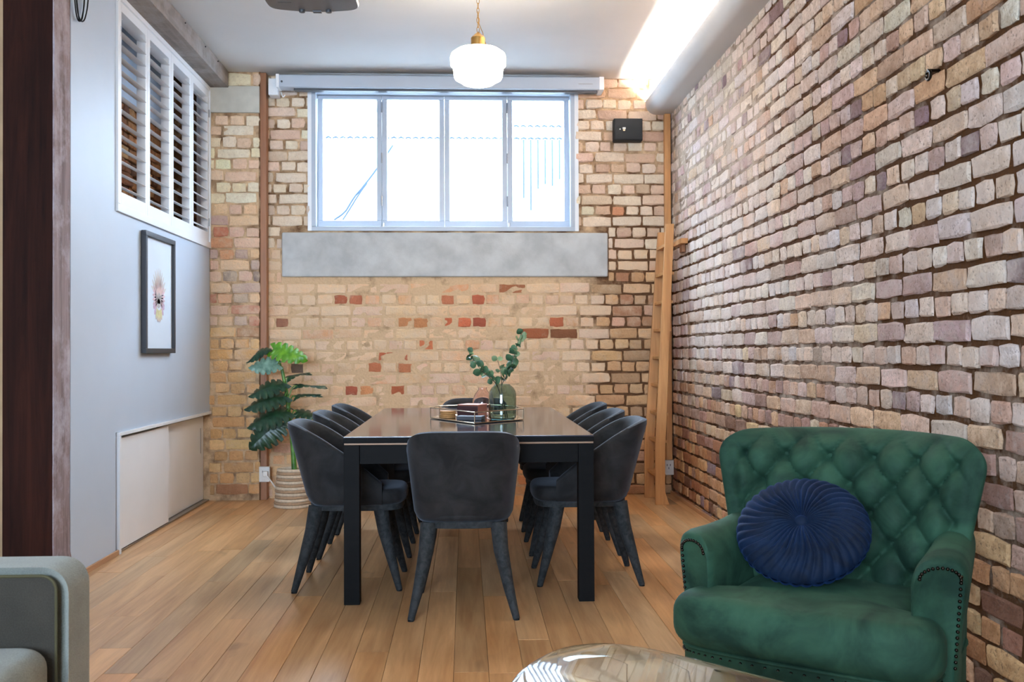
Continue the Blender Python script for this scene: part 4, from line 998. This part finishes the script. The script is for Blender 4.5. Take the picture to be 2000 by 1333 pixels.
for s_ in (-1, 1):
    rings = []
    for y, top, wi, cxx, fl_ in ((-.215, .552, .048, .330, .0), (-.224, .570, .057, .331, .0), (-.216, .585, .063, .331, .0), (-.18, .591, .064, .328, 0), (-.08, .592, .062, .318, 0), (.02, .598, .058, .308, 0), (.12, .610, .055, .300, 0), (.22, .61, .05, .295, 0)):
        ring = []; n = 28; zb = .13
        for k in range(n):
            a = 2*PI*k/n; ca, sa = math.cos(a), math.sin(a)
            if sa >= 0: zz = top-.075+.075*(abs(sa)**.85); xx = wi*(abs(ca)**.75)*(1 if ca > 0 else -1)+ (0)
            else: zz = top-.075-(top-.075-zb)*(abs(sa)**.5); xx = (wi-.012)*(abs(ca)**.35)*(1 if ca > 0 else -1)
            # outward roll near the top
            ring.append((s_*(cxx+xx+.018*blend(zz, top-.25, top)), y+.55*xx*blend(-y, -.05, .18), zz))
        rings.append(ring)
    g = G(); g.loft(rings); g.build('arm', 'green_velvet', ac, smooth=True, angle=60)
    nt = G()
    for k in range(16):
        z = .30+.24*k/15; x = s_*(.331+.046+.018*blend(z, .30, .55)); 
        nt.add(*(lambda vv: (vv.v, vv.f))(G().lathe([(.0050, 0), (.0044, .002), (.0022, .0035), (.0002, .004)], 8, (0, 0, 0)))) if False else None
        b = G().lathe([(.0050, 0), (.0044, .002), (.0022, .0035), (.0002, .004)], 8)
        nt.add([(x+p[0], -.224+.55*.048-p[2], z+p[1]) for p in b.v], b.f)
    for k in range(14):
        a = PI*k/13; b = G().lathe([(.0050, 0), (.0044, .002), (.0022, .0035), (.0002, .004)], 8)
        nt.add([(s_*(.348)+.046*math.cos(a)+p[0], -.224+.55*.046*math.cos(a)*s_-p[2], .532+.030*math.sin(a)+p[1]) for p in b.v], b.f)
    nt.build('nail_trim', 'nail', ac, smooth=True)['kind'] = 'stuff'
    for fy in (-.30, .20):
        g = G(); g.tube([(s_*.30, fy, .14), (s_*.305, fy*1.02, .06), (s_*.308, fy*1.04, .001)], [.026, .021, .015], 14); g.build('leg', 'walnut', ac, smooth=True, angle=50)

# ------------------------------------------------------------------ navy pleated cushion
pc_ = thing('pleated_cushion', 'round navy velvet cushion with radial pleats on the armchair', 'cushion', (0, 0, 0))
A = ac.matrix_basis
loc = Matrix.Translation((1.09, 2.927, 0)) @ Matrix.Rotation(math.radians(-37.2), 4, 'Z') @ Vector((-.075, -.036, .5895))
pc_.location = loc; pc_.rotation_euler = (math.radians(41), math.radians(3), math.radians(-30))
NT_, NR = 336, 34; V = []; F = []; RAD = .194; HT = .064; NP = 19
for side in (1, -1):
    for j in range(NR):
        q = j/(NR-1); rr = RAD*math.sin(PI/2*q)
        prof_ = HT*(max(0, 1-(rr/RAD)**2.8))**.5*(1-.35*math.exp(-(rr/.035)**2))
        amp = .0115*min(1, rr/.06)*(1-.0*q); sw = 1.1*max(0, (rr/RAD-.6))**1.2*side
        for i in range(NT_):
            a = 2*PI*i/NT_; ph = NP*(a+sw*.5)+.5*math.sin(3*a)
            rip = (abs(math.cos(ph/1.0)))**.8-.5
            rq = rr*(1+.018*rip*q**3); V.append((rq*math.cos(a), rq*math.sin(a), side*(prof_+amp*rip*(1-.4*q))))
for s_ in range(2):
    o_ = s_*NT_*NR
    for j in range(NR-1):
        for i in range(NT_):
            q = (o_+j*NT_+i, o_+j*NT_+(i+1) % NT_, o_+(j+1)*NT_+(i+1) % NT_, o_+(j+1)*NT_+i); F.append(q if s_ else q[::-1])
G().add(V, F).build('cover', 'navy_velvet', pc_, smooth=True, angle=80)
G().lathe([(.0002, .010), (.010, .009), (.018, .005), (.021, -.001), (.018, -.006), (.0002, -.008)], 24, (0, 0, HT*.70)).build('button', 'navy_velvet', pc_, smooth=True)

# ------------------------------------------------------------------ sofa (only its far arm shows)
sf = thing('sofa', 'grey-green fabric sofa at lower left with a rounded arm', 'sofa', (-1.33, 1.55, 0))
ox, oy = -1.33, 1.55
def rr2(x0, x1, z0, z1, r): return rrect(x0-ox, x1-ox, z0, z1, r, 7)
def arm(y0, y1, face, nm):
    pl = rr2(-1.86, -.938, .14, .625, .062); g = G(); n = len(pl); c = np.array([-1.37-ox, .38])
    def sh(k): return [tuple(c+(np.array(p)-c)*np.array([1-k/.49, 1-k/.245])) for p in pl]
    rings = []
    for k in range(6):
        a = PI/2*k/5; rings.append([(p[0], y0+.026*(1-math.sin(a))-oy, p[1]) for p in sh(.022*(1-math.sin(a)) if False else .022*(1-math.sin(a)))])
    for k in range(6):
        a = PI/2*k/5; rings.append([(p[0], y1-.026*(1-math.cos(a))-oy, p[1]) for p in sh(.022*(1-math.cos(a)))])
    g.loft(rings); ob = g.build(nm, 'sofa', sf, smooth=True, angle=60)
    ip = rr2(-1.82, -.966, .17, .605, .035); yy = (y0-.002-oy) if face < 0 else (y1+.002-oy)
    g = G(); g.prism(ip, 'Y', yy, yy-face*.01); g.build('inner_panel', 'sofa_dark', ob, bevel=.002)
    g = G(); g.tube([(p[0], yy, p[1]) for p in ip], .0038, 8, True); g.build('piping', 'piping', ob, smooth=True)
arm(2.405, 2.535, -1, 'arm'); arm(.55, .68, 1, 'arm')
G().box(-1.86-ox, -1.70-ox, .67-oy, 2.415-oy, .16, .80).build('backrest', 'sofa', sf, bevel=.04, seg=4)
for y0, y1 in ((.69, 1.54), (1.55, 2.398)):
    g = pad([(x, y) for x, y in rrect(-1.70-ox, -.968-ox, y0-oy, y1-oy, .05, 6)], .27, .448, .05, .012, inner=6, edge=6); g.build('seat_cushion', 'sofa', sf, smooth=True, angle=80)
    G().box(-1.72-ox, -1.56-ox, y0-oy+.01, y1-oy-.01, .42, .82).build('back_cushion', 'sofa', sf, bevel=.05, seg=4)
G().box(-1.84-ox, -.985-ox, .6-oy, 2.50-oy, .14, .27).build('base', 'sofa', sf, bevel=.015, seg=3)
for x in (-1.80, -1.02):
    for y in (.63, 2.46): G().cyl((x-ox, y-oy, .142), (x-ox, y-oy, 0), .026, .016, 14).build('leg', 'walnut', sf, smooth=True)

# ------------------------------------------------------------------ glass coffee table
ct = thing('coffee_table', 'glass-topped coffee table with rounded corner in the foreground', 'coffee table', (.45, 1.72, 0))
op = smooth_closed([(.095, 2.143), (.138, 2.256), (.219, 2.375), (.31, 2.416), (.394, 2.394), (.491, 2.319), (.672, 2.126), (.90, 1.90), (1.03, 1.70), (1.02, 1.50), (.85, 1.40), (.55, 1.32), (.25, 1.28), (.08, 1.36), (.02, 1.52), (.02, 1.75), (.05, 1.97)], 6)
P2 = [(x-.45, y-1.72) for x, y in op]; cc = np.array([0, .05])
sh = lambda k: [tuple(cc+(np.array(p)-cc)*(1-k/np.linalg.norm(np.array(p)-cc))) for p in P2]
g = G(); g.loft([[(*p, z) for p in sh(k)] for k, z in ((.004, .408), (.0012, .4092), (0, .412), (0, .416), (.0012, .4188), (.004, .420))]); g.build('glass_top', 'clear_glass', ct, smooth=True, angle=25)
for a, pts in ((0, [(-.25, -.25), (-.05, -.12), (.05, .05), (.02, .25)]), (1, [(.35, -.15), (.15, -.12), (.0, .0), (-.15, .20)])):
    pa = smooth_open(pts, 6); rg = []
    for i, (x, y) in enumerate(pa):
        t = i/(len(pa)-1); ztop = .404*(1 if (t < .12 or t > .88) else (.30+.25*math.cos(2*PI*t)**2)) if False else .20+.204*abs(2*t-1)**1.5
        rg.append([(x-.018, y-.018, 0), (x+.018, y+.018, 0), (x+.018, y+.018, ztop), (x-.018, y-.018, ztop)])
    g = G(); g.loft(rg); g.build('leg', 'walnut', ct, bevel=.004)
